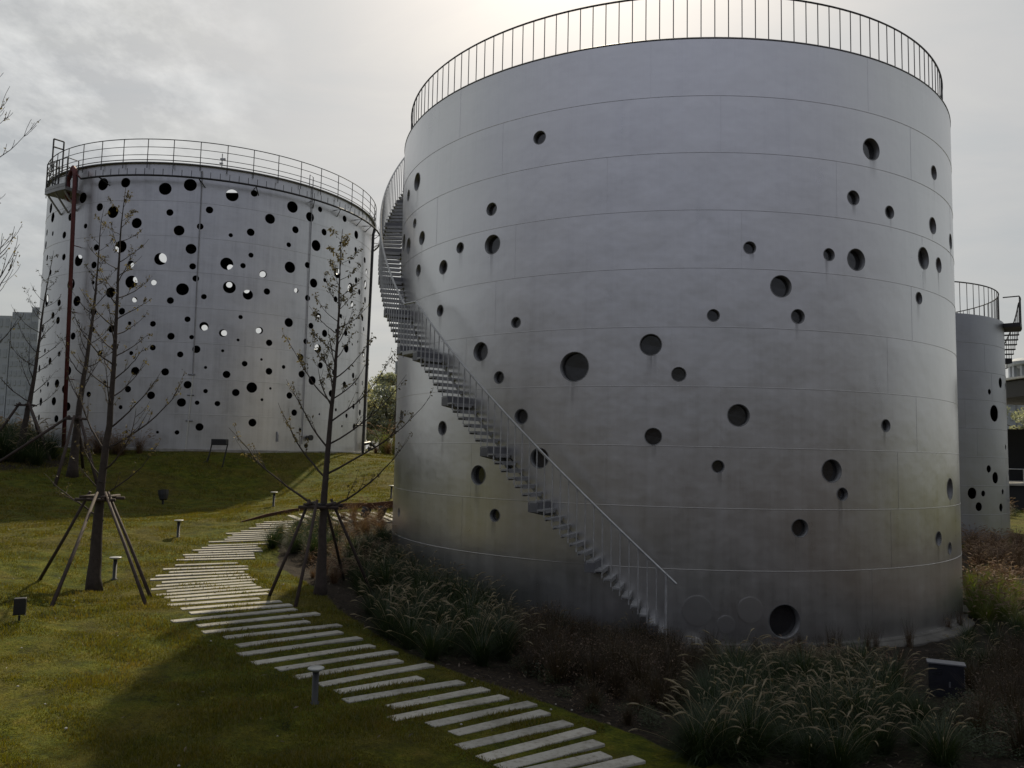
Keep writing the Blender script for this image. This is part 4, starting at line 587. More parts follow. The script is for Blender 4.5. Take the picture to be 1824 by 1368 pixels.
pseams = [20.775-2.1*k for k in range(1, 8)]
shell('tank_wall', ptank, LR, LBASE, LTOP, HL+far2+back, 'perf', .03, pseams, .02, 7.5, 8, 'inner', 0.)
flat_roof(ptank, LR-.05, LTOP-.10, RH, .3)
b = MB()
prof = [(LR-.1, LTOP-.02), (LR+.16, LTOP-.02), (LR+.16, LTOP+.03), (LR-.1, LTOP+.03)]; k = 180
vv = [pol(360*i/k, q, z) for i in range(k) for q, z in prof]
b.add(vv, [(i*4+j, i*4+(j+1) % 4, ((i+1) % k)*4+(j+1) % 4, ((i+1) % k)*4+j) for i in range(k) for j in range(4)])
b.tube(ring_pts(LR+.10, LTOP+.16), .03, 5, False)
b.build('rim_flange', 'rim', ptank)
b = MB(); prof = [(LR-.15, LBASE-1.2), (LR+.28, LBASE-1.2), (LR+.28, LBASE+.10), (LR+.02, LBASE+.12)]; vv = []
for i in range(k):
    for q, z in prof: vv.append(pol(360*i/k, q+rs.uniform(-.01, .03), z+rs.uniform(-.02, .02)))
b.add(vv, [(i*4+j, i*4+j+1, ((i+1) % k)*4+j+1, ((i+1) % k)*4+j) for i in range(k) for j in range(3)])
b.build('concrete_footing', 'concrete', ptank)
b = MB()
for z_, r_ in ((22.34, .028), (21.86, .02), (21.38, .02)): b.tube(ring_pts(LR+.14, z_), r_, 5, False)
for i in range(46):
    p = pol(-88+i*360/46, LR+.14, LTOP-.35); b.tube([p, p+Vector((0, 0, 1.78))], .026, 5, False)
b.build('rim_railing', 'rail', ptank)
b = MB(); b.tube(ring_pts(LR+.55, 20.0, -23, 118, 1.5), .062, 8)
o = b.build('sprinkler_ring', 'darksteel', ptank, True)
for i in range(52):
    p = pol(-20+i*2.65, LR+.55, 20.05); b = MB(); b.tube([p, p+Vector((0, 0, .36))], .018, 4); b.build('nozzle', 'darksteel', o)
for a_ in (-16, 14, 30, 49, 60, 72, 80, 92, 104):
    b = MB(); b.tube([pol(a_+1.5, LR, 19.62), pol(a_, LR+.55, 19.95), pol(a_, LR, 19.95)], .033, 5); b.build('bracket', 'darksteel', o)
# red standpipe
b = MB()
A_ = pol(-25.3, LR+.62, 20.7); B_ = pol(-22.6, LR+.55, 4.0); C_ = pol(-30.5, LR+.15, 19.9)
b.tube([pol(-29.5, LR-.05, 18.95), pol(-29.5, LR+.35, 18.95), pol(-29.6, LR+.45, 19.1), pol(-29.7, LR+.45, 19.9), pol(-29.4, LR+.5, 20.15), pol(-27, LR+.6, 20.55), pol(-26, LR+.62, 20.72), pol(-25.5, LR+.62, 20.6), pol(-25.2, LR+.62, 20.2), B_], [.14, .14, .14, .14, .14, .14, .17, .16, .12, .11], 10)
b.tube([pol(-25.3, LR+.62, 20.45), pol(-23, LR+.55, 20.0)], .05, 6)
b.build('red_pipe', 'red', ptank, True)
for z_ in (8, 12, 16):
    b = MB(); b.tube([pol(-23.2-(z_-4)*.15, LR, z_), pol(-23.2-(z_-4)*.15, LR+.6, z_)], .03, 5); b.build('pipe_bracket', 'red', ptank)
b = MB()
b.tube([pol(84.6, LR+.5, 20.0), pol(84.4, LR+.42, 19.6), pol(83.3, LR+.3, 4.4), pol(83.3, LR+.3, 3.6)], .10, 8)
b.build('drain_pipe', 'darksteel', ptank, True)
b = MB()
b.tube([pol(79, LR+.1, 5.9), pol(86, LR+.3, 5.9)], .05, 6); b.tube([pol(83.3, LR+.3, 4.6), pol(86.5, LR+.6, 4.7), pol(88.5, LR+.9, 4.4)], .12, 8)
b.tube([pol(84, LR+.9, 4.3), pol(80, LR+1.0, 4.3)], .14, 8)
b.build('valve', 'blackbox', ptank)
b = MB()
b.tube([pol(14.4, LR+.07, 20.6), pol(14.6, LR+.07, 14), pol(14.9, LR+.07, 8.3)], .035, 5)
for z_ in (8.4, 7.2, 5.7): b.tube([pol(13.6, LR+.04, z_), pol(15.6, LR+.04, z_)], .05, 5)
b.build('conduit', 'greyp', ptank)
b = MB(); b.tube([pol(14.9, LR+.10, 8.3), pol(14.9, LR+.12, 7.8), pol(14.0, LR+.15, 3.9), pol(14.2, LR+.4, 3.8)], .03, 5); b.build('white_conduit', 'whitepipe', ptank)
b = MB()
b.tube([pol(50, LR+.07, 4.5), pol(49.9, LR+.07, 21.6), pol(48.6, LR+.07, 21.7), pol(48.5, LR+.07, 21.0)], .03, 5)
b.build('cable_pipe', 'greyp', ptank)
b = MB(); b.tube([pol(52, LR, 4.9), pol(52, LR+.35, 4.9)], .13, 10); b.tube([pol(52, LR+.30, 4.9), pol(52, LR+.45, 4.9)], .18, 10)
b.build('outlet', 'blackbox', ptank)
b = MB(); b.tube([pol(41, LR+.02, 5.2), pol(41.2, LR+.1, 5.0), pol(41.2, LR+.1, 4.6)], .05, 6); b.build('hook', 'greyp', ptank)
b = MB(); p = pol(20, LR+.1, 20.9); b.tube([p, p+Vector((0, 0, .9))], .03, 5); b.box(p+Vector((.05, 0, .55)), (.3, .12, .12)); b.box(p+Vector((-.04, 0, .3)), (.2, .1, .08))
b.build('rim_sensor', 'railgrey', ptank)
# platform at the head of the tank
b = MB()
a0, a1 = -38, -27
def wedge(b, a0, a1, r0, r1, z0_, z1_, k=6):
    vv = [pol(a0+(a1-a0)*i/k, r_, zz) for i in range(k+1) for r_, zz in ((r0, z0_), (r1, z0_), (r1, z1_), (r0, z1_))]
    b.add(vv, [(0, 1, 2, 3), (4*k+3, 4*k+2, 4*k+1, 4*k)]+[(4*i+p, 4*i+4+p, 4*i+4+(p+1) % 4, 4*i+(p+1) % 4) for i in range(k) for p in range(4)])
wedge(b, a0, a1, LR+.01, LR+.95, 19.35, 19.55); wedge(b, a0, a1, LR+.87, LR+.96, 19.56, 19.75)
for a_ in (a0+1, (a0+a1)/2, a1-1): b.tube([pol(a_, LR, 18.3), pol(a_, LR+.85, 19.33)], .06, 5)
pf = b.build('platform', 'tread', ptank)
b = MB()
for z_ in (20.2, 20.75, 21.3):
    b.tube([pol(a0, LR+.2, z_)]+[pol(a0+(a1-a0)*i/6, LR+.9, z_) for i in range(7)]+[pol(a1, LR+.2, z_)], .03, 5)
for a_ in (a0, a0+4, (a0+a1)/2, a1-4, a1):
    b.tube([pol(a_, LR+.9, 19.5), pol(a_, LR+.9, 21.3)], .035, 5)
for a_ in (a0, a1): b.tube([pol(a_, LR+.2, 19.5), pol(a_, LR+.2, 21.3)], .035, 5)
b.tube([pol(a0, LR+.9, 19.6), pol(a0+4, LR+.9, 21.2)], .02, 5); b.tube([pol(a0, LR+.2, 19.6), pol(a0, LR+.9, 21.2)], .02, 5)
for q in (.15, .75):
    b.tube([pol(-36.8, LR+q, 20.9), pol(-36.8, LR+q, 22.9)], .05, 5)
b.tube([pol(-36.8, LR+.15, 22.9), pol(-36.8, LR+.75, 22.9)], .05, 5); b.tube([pol(-36.8, LR+.15, 22.4), pol(-36.8, LR+.75, 22.4)], .05, 5)
b.build('platform_railing', 'rail', pf)

# ---------- the third tank
tank3 = thing('third_steel_tank', 'smaller silver tank half hidden behind the right edge of the largest tank', 'tank', (T[0], T[1], 0))
H3 = list(HT); rs = random.Random(9)
while len(H3) < 40:
    a_ = rs.uniform(60, 230); z_ = rs.uniform(1, 10.5); r_ = rs.choice([.12, .17, .25])
    if all(math.hypot(R(a_-h[0])*TR, z_-h[1]) > r_+h[2]+.15 for h in H3): H3.append((a_, z_, r_))
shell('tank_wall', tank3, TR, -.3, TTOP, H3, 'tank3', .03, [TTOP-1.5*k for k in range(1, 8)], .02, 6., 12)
b = MB(); k = 72
b.add([pol(360*i/k, TR-.06, TTOP-.12) for i in range(k)]+[(0, 0, TTOP+.1)], [(i, (i+1) % k, k) for i in range(k)]); b.build('roof', 'rim', tank3)
b = MB(); b.tube(ring_pts(TR-.22, TTOP+1.72), .035, 6, False)
for i in range(88):
    p = pol(i*360/88, TR-.22, TTOP-.05); b.tube([p, p+Vector((0, 0, 1.76))], .018, 5, False)
b.build('rim_railing', 'rail', tank3)
stair3 = MB(); wedge(stair3, 50, 66, TR+.01, TR+.85, TTOP-.32, TTOP-.10)
stair3 = stair3.build('spiral_stair', 'darksteel', tank3)
for i in range(44):
    a_ = 66+i*2.3; z_ = TTOP-.45-i*.24
    if z_ < .2: break
    b = MB(); wedge(b, a_, a_+1.7, TR+.01, TR+.8, z_-(.3 if i % 7 == 5 else .06), z_, 1); b.build('tread', 'darksteel', stair3)
b = MB(); pth = [pol(50, TR+.05, TTOP+1.35)]+[pol(a_, TR+.82, TTOP+1.35) for a_ in (50, 54, 58, 62, 66)]
pth += [pol(66+i*2.3, TR+.78, TTOP+1.2-i*.24) for i in range(42)]
b.tube(pth, .035, 5)
for a_ in (50, 53, 56, 59, 62, 66): p = pol(a_, TR+.82, TTOP-.1); b.tube([p, p+Vector((0, 0, 1.45))], .02, 4)
for i in range(42): p = pol(66+i*2.3, TR+.76, TTOP-.45-i*.24); b.tube([p, p+Vector((0, 0, 1.65))], .018, 4)
b.build('stair_railing', 'rail', stair3)

# ------------------------------------------------------------------ stepping path
n_slab = 0
def slab(x0, y0, x1, y1, w=.225):
    global n_slab
    d = Vector((x1-x0, y1-y0, 0)); ln = d.length; d.normalize(); nrm = Vector((-d.y, d.x, 0)); k = 4
    # one slab, slightly chipped, following the fall of the ground
    cx, cy = (x0+x1)/2, (y0+y1)/2; zc = hz(cx, cy); vv = []
    s_ = random.Random(n_slab*7+1); ja = [s_.uniform(-.01, .01) for _ in range(20)]
    za = (hz(x0, y0)+hz(x0+d.x*.4, y0+d.y*.4))/2; zb = (hz(x1, y1)+hz(x1-d.x*.4, y1-d.y*.4))/2
    lift = max(hz(x0+d.x*ln*t+nrm.x*sg*w/2, y0+d.y*ln*t+nrm.y*sg*w/2)-(za+(zb-za)*t) for t in (0, .25, .5, .75, 1) for sg in (-1, 0, 1))
    za += lift*.8; zb += lift*.8
    for i in range(k+1):
        t = i/k
        for sgn in (-1, 1):
            for top in (0, 1):
                p = Vector((x0, y0, 0))+d*(ln*t)+nrm*(sgn*w/2+ja[(i*2+top) % 20]*.6)
                zz = za+(zb-za)*t+(.012 if top else -.12)
                vv.append((p.x-cx, p.y-cy, zz-zc))
    f = [(0, 2, 3, 1), (4*k, 4*k+1, 4*k+3, 4*k+2)]
    for i in range(k):
        q = 4*i; f += [(q+1, q+3, q+7, q+5), (q, q+4, q+6, q+2), (q, q+1, q+5, q+4), (q+2, q+6, q+7, q+3)]
    o = mk('paving_slab', vv, f, 'stone', None, False, .012); o.location = (cx, cy, zc)
    n_slab += 1
    return o
allslab = list(PW)
for i in range(11):
    c = Vector((-7.45+i*.33, 28.75+i*.30, 0)); h = Vector((-.62, .78, 0))*1.0
    allslab.append((c.x-h.x, c.y-h.y, c.x+h.x, c.y+h.y))
for i, s_ in enumerate(allslab):
    o = slab(*s_)
    if s_[1] < 14: lab = 'long pale stone slab in the shaded near end of the stepping path'
    elif s_[1] < 17.3: lab = 'long pale stone slab at the shadow edge of the stepping path'
    elif i < len(PW): lab = 'sunlit pale stone slab in the closely spaced middle of the path'
    else: lab = 'small pale slab at the far end of the path beside the rusty edging'
    tag(o, lab, 'paving slab', 'stone slabs of the stepping path: '+lab.split(' ')[-1]+' '+('near' if s_[1] < 14 else 'edge' if s_[1] < 17.3 else 'middle' if i < len(PW) else 'far'))

# rusty edging wall
pts = [(-9.3, 27.9), (-9.05, 28.3), (-8.73, 28.9), (-8.2, 29.9), (-7.5, 31.0), (-6.6, 32.0), (-5.6, 32.9), (-4.6, 33.6), (-3.2, 34.3), (-1.5, 35)]
eo = MB(); vv = []
for i, (x, y) in enumerate(pts):
    zb_ = hz(x, y); hgt = .03+.27*min(1, i/7)
    dx, dy = (pts[min(i+1, 9)][0]-pts[max(i-1, 0)][0], pts[min(i+1, 9)][1]-pts[max(i-1, 0)][1]); l_ = math.hypot(dx, dy)
    for s_ in (0, .03):
        for zz in (zb_-.3, zb_+hgt): vv.append((x-dy/l_*s_, y+dx/l_*s_, zz))
f = []
for i in range(len(pts)-1):
    q = 4*i; f += [(q, q+1, q+5, q+4), (q+2, q+6, q+7, q+3), (q+1, q+3, q+7, q+5)]
f += [(0, 2, 3, 1), (36, 37, 39, 38)]
eo.add(vv, f); o = eo.build('garden_edging', 'corten'); tag(o, 'rust brown weathered steel edging strip curving beside the far path', 'edging')

# ------------------------------------------------------------------ lights and cabinets
def bollard(x, y, label, h=.52, lean=0, q=1.):
    z = hz(x, y); t = thing('bollard_light', label, 'bollard light', (x, y, z), 0, 'low disc-topped bollard lights on the lawn')
    b = MB(); b.lathe((0, 0, 0), [(.070, -.1), (.070, .02), (.046, .025), (.046, h-.03)], 16); b.build('post', 'lampbody', t, True)
    b = MB(); b.lathe((0, 0, 0), [(.05, h-.05), (.135*q, h-.018), (.142*q, h-.01), (.142*q, h+.004), (.13*q, h+.01)], 28); b.build('disc_cap', 'lamptop', t, True, .0)
    t.rotation_euler = (0, R(lean), 0)
bollard(-2.71, 11.65, 'nearest grey bollard light standing beside the stepping path slabs', .49, 0, .82)
bollard(-9.66, 19.86, 'grey bollard light just right of the left tree trunk', .53)
bollard(-10.29, 25.06, 'grey bollard light on the lawn left of the path bend', .53)
bollard(-9.22, 31.37, 'grey bollard light at the foot of the sunlit slope by the rusty edging', .56, 1)
bollard(-5.27, 35.72, 'farthest bollard light at the left edge of the largest tank', .56)
def flood(x, y, label, rz, s=1.):
    z = hz(x, y); t = thing('garden_floodlight', label, 'floodlight', (x, y, z), rz)
    b = MB(); b.box((0, 0, .27*s), (.20*s, .13*s, .30*s)); o = b.build('housing', 'blackbox', t, False, .012)
    b = MB(); b.box((0, .068*s, .27*s), (.17*s, .008, .26*s)); b.build('lens', 'glass', o)
    b = MB(); b.tube([(0, 0, -.1), (0, 0, .1*s)], .02, 6); b.box((0, 0, .115*s), (.22*s, .05, .012)); b.build('stand', 'blackbox', t)
flood(-8.86, 14.76, 'small black box floodlight on the lawn at the far left', R(25), .98)
def spot(x, y, label, rz, s=1., tilt=55):
    z = hz(x, y); t = thing('spotlight', label, 'spotlight', (x, y, z), rz)
    b = MB(); d = Vector((0, math.cos(R(tilt)), math.sin(R(tilt))))
    b.tube([Vector((0, 0, .22*s))-d*.12*s, Vector((0, 0, .22*s)), Vector((0, 0, .22*s))+d*.10*s], [.08*s, .11*s, .12*s], 12); b.build('head', 'blackbox', t)
    b = MB(); b.tube([(0, 0, -.1), (0, 0, .2*s)], .025*s, 6); b.build('stake', 'blackbox', t)
spot(-15.25, 35.32, 'black round spotlight on the shaded slope below the perforated tank', R(40), 1.9, 75)
spot(-5.3, 29.6, 'black spotlight on a stake left of the largest tank', R(-30), 1.5, 60)
spot(-4.85, 30.6, 'black spotlight closest to the left edge of the largest tank', R(-20), 1.5, 65)
# double-post lamp by the mound tank
x, y = -16.3, 44.0; z = hz(x, y)
t = thing('ground_floodlight', 'grey floodlight on a two-legged frame before the perforated tank', 'floodlight', (x, y, z), R(-15))
b = MB()
for sx in (-.5, .5): b.tube([(sx, 0, -.2), (sx+.22, .1, 1.15)], .035, 6)
b.tube([(-.32, .06, .75), (-.42, -.1, .2), (-.8, -.2, 0)], .02, 5)
b.build('frame', 'darksteel', t)
b = MB(); b.box((.2, .12, 1.25), (.95, .26, .34)); b.build('lamp_head', 'blackbox', t, False, .03)
# metal cabinet in the planting bed
x, y = 8.2, 15.2; z = hz(x, y)
t = thing('utility_cabinet', 'dark louvred metal cabinet with a pale top in the planting bed', 'cabinet', (x, y, z), R(-24))
b = MB(); b.box((0, 0, .24), (.58, .24, .70)); body = b.build('body', 'cabinet', t, False, .008)
b = MB(); b.box((0, 0, .605), (.64, .29, .03)); b.build('top_plate', 'cabtop', t, False, .006)
b = MB()
for i in range(9): b.box((.293, 0, .08+i*.052), (.014, .18, .018), (Vector((1, 0, 0)), Vector((0, 1, 0)), Vector((.35, 0, 1)).normalized()))
for i in range(4): b.box((-.15, -.124, .42+i*.03), (.16, .012, .008))
b.build('louvres', 'cabinet', body)
b = MB(); b.box((.05, -.123, .24), (.03, .012, .10)); b.build('handle', 'cabtop', body)

# ------------------------------------------------------------------ planting
def blades(k, ln, spread, arch, wid, seed, up=.75, segs=5):
    rg = np.random.default_rng(seed); V = []; F = []
    for i in range(k):
        a = rg.uniform(0, 2*math.pi); l = ln*rg.uniform(.55, 1.1); tilt = abs(rg.normal(0, spread)); r0 = rg.uniform(0, .10)
        bx, by = r0*math.cos(a+rg.normal(0, .6)), r0*math.sin(a+rg.normal(0, .6)); p = np.array([bx, by, -.03]); w = wid*rg.uniform(.7, 1.3)
        side = np.array([-math.sin(a), math.cos(a), 0]); o = len(V); bend = arch*rg.uniform(.5, 1.4)
        for s in range(segs+1):
            t = s/segs; ww = w*(1-t)**.6*.5
            if s == segs: V.append(tuple(p))
            else: V += [tuple(p-side*ww), tuple(p+side*ww)]
            th = tilt+bend*t*t*1.15
            p = p+l/segs*np.array([math.cos(a)*math.sin(th), math.sin(a)*math.sin(th), math.cos(th)])
        for s in range(segs-1): F.append((o+2*s, o+2*s+1, o+2*s+3, o+2*s+2))
        F.append((o+2*segs-2, o+2*segs-1, o+2*segs))
    return V, F
def plumes(k, h, seed, ln=.14, rad=.011, hairs=70, spread=.45):
    rg = np.random.default_rng(seed); mb = MB(); V = []; F = []
    for i in range(k):
        a = rg.uniform(0, 2*math.pi); tilt = abs(rg.normal(0, spread*.6))+.12; hh = h*rg.uniform(.75, 1.12); dirx, diry = math.cos(a), math.sin(a)
        pts = []; p = Vector((0, 0, 0)); th = tilt; q = 8
        for s in range(q+1):
            pts.append(p.copy()); th2 = th+(s/q)**2*.75*rg.uniform(.7, 1.2)
            p = p+Vector((dirx*math.sin(th2), diry*math.sin(th2), math.cos(th2)))*(hh/q)
        mb.tube(pts, .0022, 3, False)
        # seed head along a droopy tip
        hd = []; t0 = (pts[-1]-pts[-2]).normalized(); p = pts[-1]; L_ = ln*rg.uniform(.75, 1.25); th3 = math.acos(max(-1, min(1, t0.z)))
        for s in range(6):
            hd.append(p.copy()); th3 += .16*rg.uniform(.4, 1.6); p = p+Vector((dirx*math.sin(th3), diry*math.sin(th3), math.cos(th3)))*(L_/5)
        mb.tube(hd, [rad*.3, rad*.8, rad, rad*.9, rad*.6, rad*.1], 5, False)
        for j in range(hairs):
            t = rg.uniform(0, .98)*4.99; s = int(t); c = hd[s].lerp(hd[s+1], t-s); tv = (hd[s+1]-hd[s]).normalized()
            d = Vector(rg.normal(0, 1, 3)); d = (d-tv*d.dot(tv)).normalized()*.8+tv*.7; d.normalize()
            w = tv.cross(d).normalized()*.0013; e = c+d*rad*rg.uniform(1.6, 2.9); o = len(V)
            V += [tuple(c-w), tuple(c+w), tuple(e)]; F.append((o, o+1, o+2))
    mb.add(V, F); return mb.v, mb.f
def leafclump(k, h, w, seed, leaf=.03):
    rg = np.random.default_rng(seed); V = []; F = []
    for i in range(k):
        a = rg.uniform(0, 2*math.pi); r_ = w*math.sqrt(rg.uniform(0, 1)); z = h*rg.uniform(0.05, 1)*(1-.5*(r_/w)**2)
        c = Vector((r_*math.cos(a), r_*math.sin(a), z)); n_ = Vector((rg.normal(0, .5), rg.normal(0, .5), 1)).normalized()
        u = n_.orthogonal().normalized(); u = (Matrix.Rotation(rg.uniform(0, 6.28), 3, n_)@u); v = n_.cross(u); s = leaf*rg.uniform(.6, 1.4); o = len(V)
        V += [tuple(c-u*s), tuple(c-v*s*.5), tuple(c+u*s), tuple(c+v*s*.5)]; F.append((o, o+1, o+2, o+3))
    return V, F
def twigs(k, h, seed, spread=.35, r_=.003):
    rg = np.random.default_rng(seed); mb = MB()
    for i in range(k):
        a = rg.uniform(0, 6.28); t = abs(rg.normal(0, spread)); p = Vector((rg.normal(0, .05), rg.normal(0, .05), 0)); pts = [p]
        for s in range(4):
            t += rg.normal(0, .1); p = p+Vector((math.cos(a)*math.sin(t), math.sin(a)*math.sin(t), math.cos(t)))*h*rg.uniform(.7, 1.1)/4; pts.append(p)
        mb.tube(pts, [r_, r_*.9, r_*.7, r_*.5, r_*.3], 3, False)
    return mb.v, mb.f
proto = {}
def mesh_of(name, vf, mat):
    me = bpy.data.meshes.new(name); me.from_pydata(vf[0], [], vf[1]); me.update(); me.materials.append(MAT[mat]); return me
for i in range(4):
    proto['g', i] = (mesh_of('g', blades(460, (.80, .95, 1.1, .9)[i], (.55, .42, .5, .62)[i], (1.5, 1.1, 1.35, 1.6)[i], .009, 10+i), 'gleaf'), mesh_of('gp', plumes((9, 14, 6, 11)[i], .92, 30+i, .15, .011), 'plume'))
    proto['y', i] = (mesh_of('y', blades(330, .95, .45, 1.2, .009, 50+i), 'yleaf'), mesh_of('yp', plumes(24, 1.0, 60+i, .19, .014), 'plumer'))
    proto['r', i] = (mesh_of('r', blades(300, .85, .42, .9, .006, 70+i), 'rleaf'), mesh_of('rp', plumes(30, .85, 80+i, .13), 'plumer'))
    a_, b_ = blades(300, .75, .5, .8, .006, 90+i); c_, d_ = twigs(40, .8, 95+i)
    proto['d', i] = (mesh_of('d', (a_+c_, b_+[tuple(q+len(a_) for q in f) for f in d_]), 'dleaf'), mesh_of('dl', leafclump(230, .78, .42, 100+i, .019), 'rleaf'))
    proto['s', i] = (mesh_of('s', leafclump(420, .55, .42, 110+i, .030), 'sleaf'), mesh_of('sb', twigs(26, .6, 120+i, .6), 'dleaf'))
    a_, b_ = blades(130, .95, .16, .5, .005, 130+i)
    proto['w', i] = (mesh_of('w', (a_, b_), 'rleaf'), mesh_of('wp', twigs(34, 1.1, 140+i, .2, .0028), 'dleaf'))
    proto['b', i] = (mesh_of('b', blades(260, 1.0, .35, .7, .012, 150+i), 'bleaf'), mesh_of('bp', plumes(40, 1., 160+i, .18, .013), 'plumer'))
NAMES = {'g': ('fountain_grass', 'leaf_tuft', 'seed_heads', 'ornamental grass', 'green arching fountain grass clump with pale drooping seed heads'),
         'y': ('fountain_grass', 'leaf_tuft', 'seed_heads', 'ornamental grass', 'bright green backlit fountain grass clump with pinkish seed heads'),
         'r': ('russet_grass', 'leaf_tuft', 'seed_heads', 'ornamental grass', 'russet dry grass clump with bronze seed heads'),
         'd': ('dry_shrub', 'stems', 'dry_leaves', 'shrub', 'dark bronze withered shrub'),
         's': ('low_shrub', 'foliage', 'twigs', 'shrub', 'low green small-leaved shrub'),
         'w': ('wispy_grass', 'leaf_tuft', 'stalks', 'ornamental grass', 'thin upright reddish wispy grass tuft'),
         'b': ('straw_grass', 'leaf_tuft', 'seed_heads', 'ornamental grass', 'straw yellow tall dry grass clump')}
def region(x, y):
    if x < -15: return 'on the bank left of the perforated tank'
    if y > 50: return 'in the gap between the two big tanks'
    if x > 11: return 'by the third tank at the right'
    if x < -3.9 and y > 19: return 'beside the second staked tree'
    if x < 2 and y > 14: return 'left of the spiral stair'
    if x < 3.2: return 'between path and spiral stair'
    if (x-M[0])**2+(y-M[1])**2 < 10.6**2: return 'at the concrete foot of the largest tank'
    if x > 6.4 : return 'around the metal cabinet'
    return 'in the near bed left of the cabinet'
CL2 = list(CL)
rs = random.Random(77)
for i in range(26): CL2.append(('b', rs.uniform(-40, -27), rs.uniform(50, 60), rs.uniform(1.5, 2.3)))
for i in range(6): CL2.append(('g', rs.uniform(-30, -23.5), rs.uniform(39, 43), rs.uniform(1.4, 1.9)))
for i in range(34): CL2.append((rs.choice('rrds'), rs.uniform(28.5, 37), rs.uniform(44, 57.5), rs.uniform(1., 1.6)))
for i in range(8): CL2.append(('r', rs.uniform(-23.5, -20.5), rs.uniform(43.5, 45.2), rs.uniform(1.2, 1.7)))
cnt = 0
for kd, x, y, s_ in CL2:
    if math.hypot(x-L[0], y-L[1]) < LR+.4 or math.hypot(x-T[0], y-T[1]) < TR+.3: continue
    if y > 58 and -12 < x < -8: s_ *= 1.35
    nm, n1, n2, cat, lab = NAMES[kd]; cnt += 1; s_ *= {'d': rs.uniform(1.0, 1.6), 'g': rs.uniform(.75, 1.25)}.get(kd, rs.uniform(.8, 1.2))
    me1, me2 = proto[kd, rs.randrange(4)]
    lb = lab+' '+region(x, y)
    o = bpy.data.objects.new(nm, me1); COL.objects.link(o); o.location = (x, y, hz(x, y)-.01); o.scale = (s_, s_, s_*rs.uniform(.85, 1.05)); o.rotation_euler = (0, 0, rs.uniform(0, 6.28))
    tag(o, lb, cat, lab.split(' clump')[0]+' planting '+region(x, y))
    c = bpy.data.objects.new(n2, me2); COL.objects.link(c); c.parent = o

# lawn blades: dense near the viewer, thinner far off
def lawn():
    rg = np.random.default_rng(3); k = 720000
    d = 7+70*rg.random(k)**1.9; az = rg.uniform(-.80, .12, k)
    x = d*np.sin(az); y = d*np.cos(az)
    # keep random patches thinner
    bedm = inpoly(x, y, BED); keep = ~bedm
    keep &= np.hypot(x-M[0], y-M[1]) > MR+.6; keep &= np.hypot(x-L[0], y-L[1]) > LR+.3
    for s0 in allslab:
        ax_, ay, bx, by = s0; dx, dy = bx-ax_, by-ay; l_ = math.hypot(dx, dy); t = ((x-ax_)*dx+(y-ay)*dy)/l_; q = np.abs((x-ax_)*-dy+(y-ay)*dx)/l_
        keep &= ~((t > .05) & (t < l_-.05) & (q < .118))
    x, y, d = x[keep], y[keep], d[keep]; k = len(x); z = np.empty(k)
    # exact height from the ground grid (0.4 m bilinear)
    V = np.array([v.co[:] for v in GROUND.data.vertices]); xs = np.unique(V[:, 0]); ys = np.unique(V[:, 1]); Z = V[:, 2].reshape(len(ys), len(xs))
    i = np.clip(np.searchsorted(xs, x)-1, 0, len(xs)-2); j = np.clip(np.searchsorted(ys, y)-1, 0, len(ys)-2)
    u = (x-xs[i])/(xs[i+1]-xs[i]); v = (y-ys[j])/(ys[j+1]-ys[j])
    z = (Z[j, i]*(1-u)+Z[j, i+1]*u)*(1-v)+(Z[j+1, i]*(1-u)+Z[j+1, i+1]*u)*v
    pat = np.clip(1+1.3*np.sin(x*1.9+np.sin(y*1.3)*2)*np.sin(y*2.3+np.sin(x*1.1)*2.2), .35, 2.1)
    h = (.014+.020*rg.random(k))*(1+.022*d)*pat; w = (.0035+.0015*rg.random(k))*(1+.07*d); a = rg.uniform(0, 6.28, k); ln = rg.normal(0, .45, (k, 2))*h[:, None]
    ca, sa = np.cos(a)*w, np.sin(a)*w
    P0 = np.stack([x-ca, y-sa, z-.01], 1); P1 = np.stack([x+ca, y+sa, z-.01], 1); P2 = np.stack([x+ln[:, 0], y+ln[:, 1], z+h], 1)
    V = np.stack([P0, P1, P2], 1).reshape(-1, 3)
    me = bpy.data.meshes.new('lawn_grass'); me.vertices.add(3*k); me.vertices.foreach_set('co', V.ravel().astype(np.float32))
    me.loops.add(3*k); me.loops.foreach_set('vertex_index', np.arange(3*k, dtype=np.int32))
    me.polygons.add(k); me.polygons.foreach_set('loop_start', np.arange(0, 3*k, 3, dtype=np.int32)); me.polygons.foreach_set('loop_total', np.full(k, 3, np.int32))
    me.update(); me.validate(); me.materials.append(MAT['blade'])
    o = bpy.data.objects.new('lawn_grass', me); COL.objects.link(o)
    tag(o, 'short mown grass covering the lawn and the mound', 'grass', kind='stuff')
    return o
lawn()
# fallen leaves, chips and pebbles
def litter(name, k, poly, mat, s0, s1, label, seed, lift=.01, flat=True):
    rg = np.random.default_rng(seed); xs = [p[0] for p in poly]; ys = [p[1] for p in poly]; V = []; F = []
    x = rg.uniform(min(xs), max(xs), k); y = rg.uniform(min(ys), max(ys), k); m_ = inpoly(x, y, poly) & (np.hypot(x-M[0], y-M[1]) > MR+.1); x, y = x[m_], y[m_]
    for a, b_ in zip(x, y):
        c = Vector((a, b_, hz(a, b_)+lift+rg.uniform(0, .02))); n_ = Vector((rg.normal(0, .35), rg.normal(0, .35), 1)).normalized()
        u = n_.orthogonal().normalized(); u = Matrix.Rotation(rg.uniform(0, 6.28), 3, n_)@u; v = n_.cross(u); s = rg.uniform(s0, s1); o = len(V)
        V += [tuple(c-u*s), tuple(c-v*s*.35+n_*s*.15), tuple(c+u*s), tuple(c+v*s*.35+n_*s*.15)]; F.append((o, o+1, o+2, o+3))
    o = mk(name, V, F, mat); tag(o, label, 'leaf litter', kind='stuff')
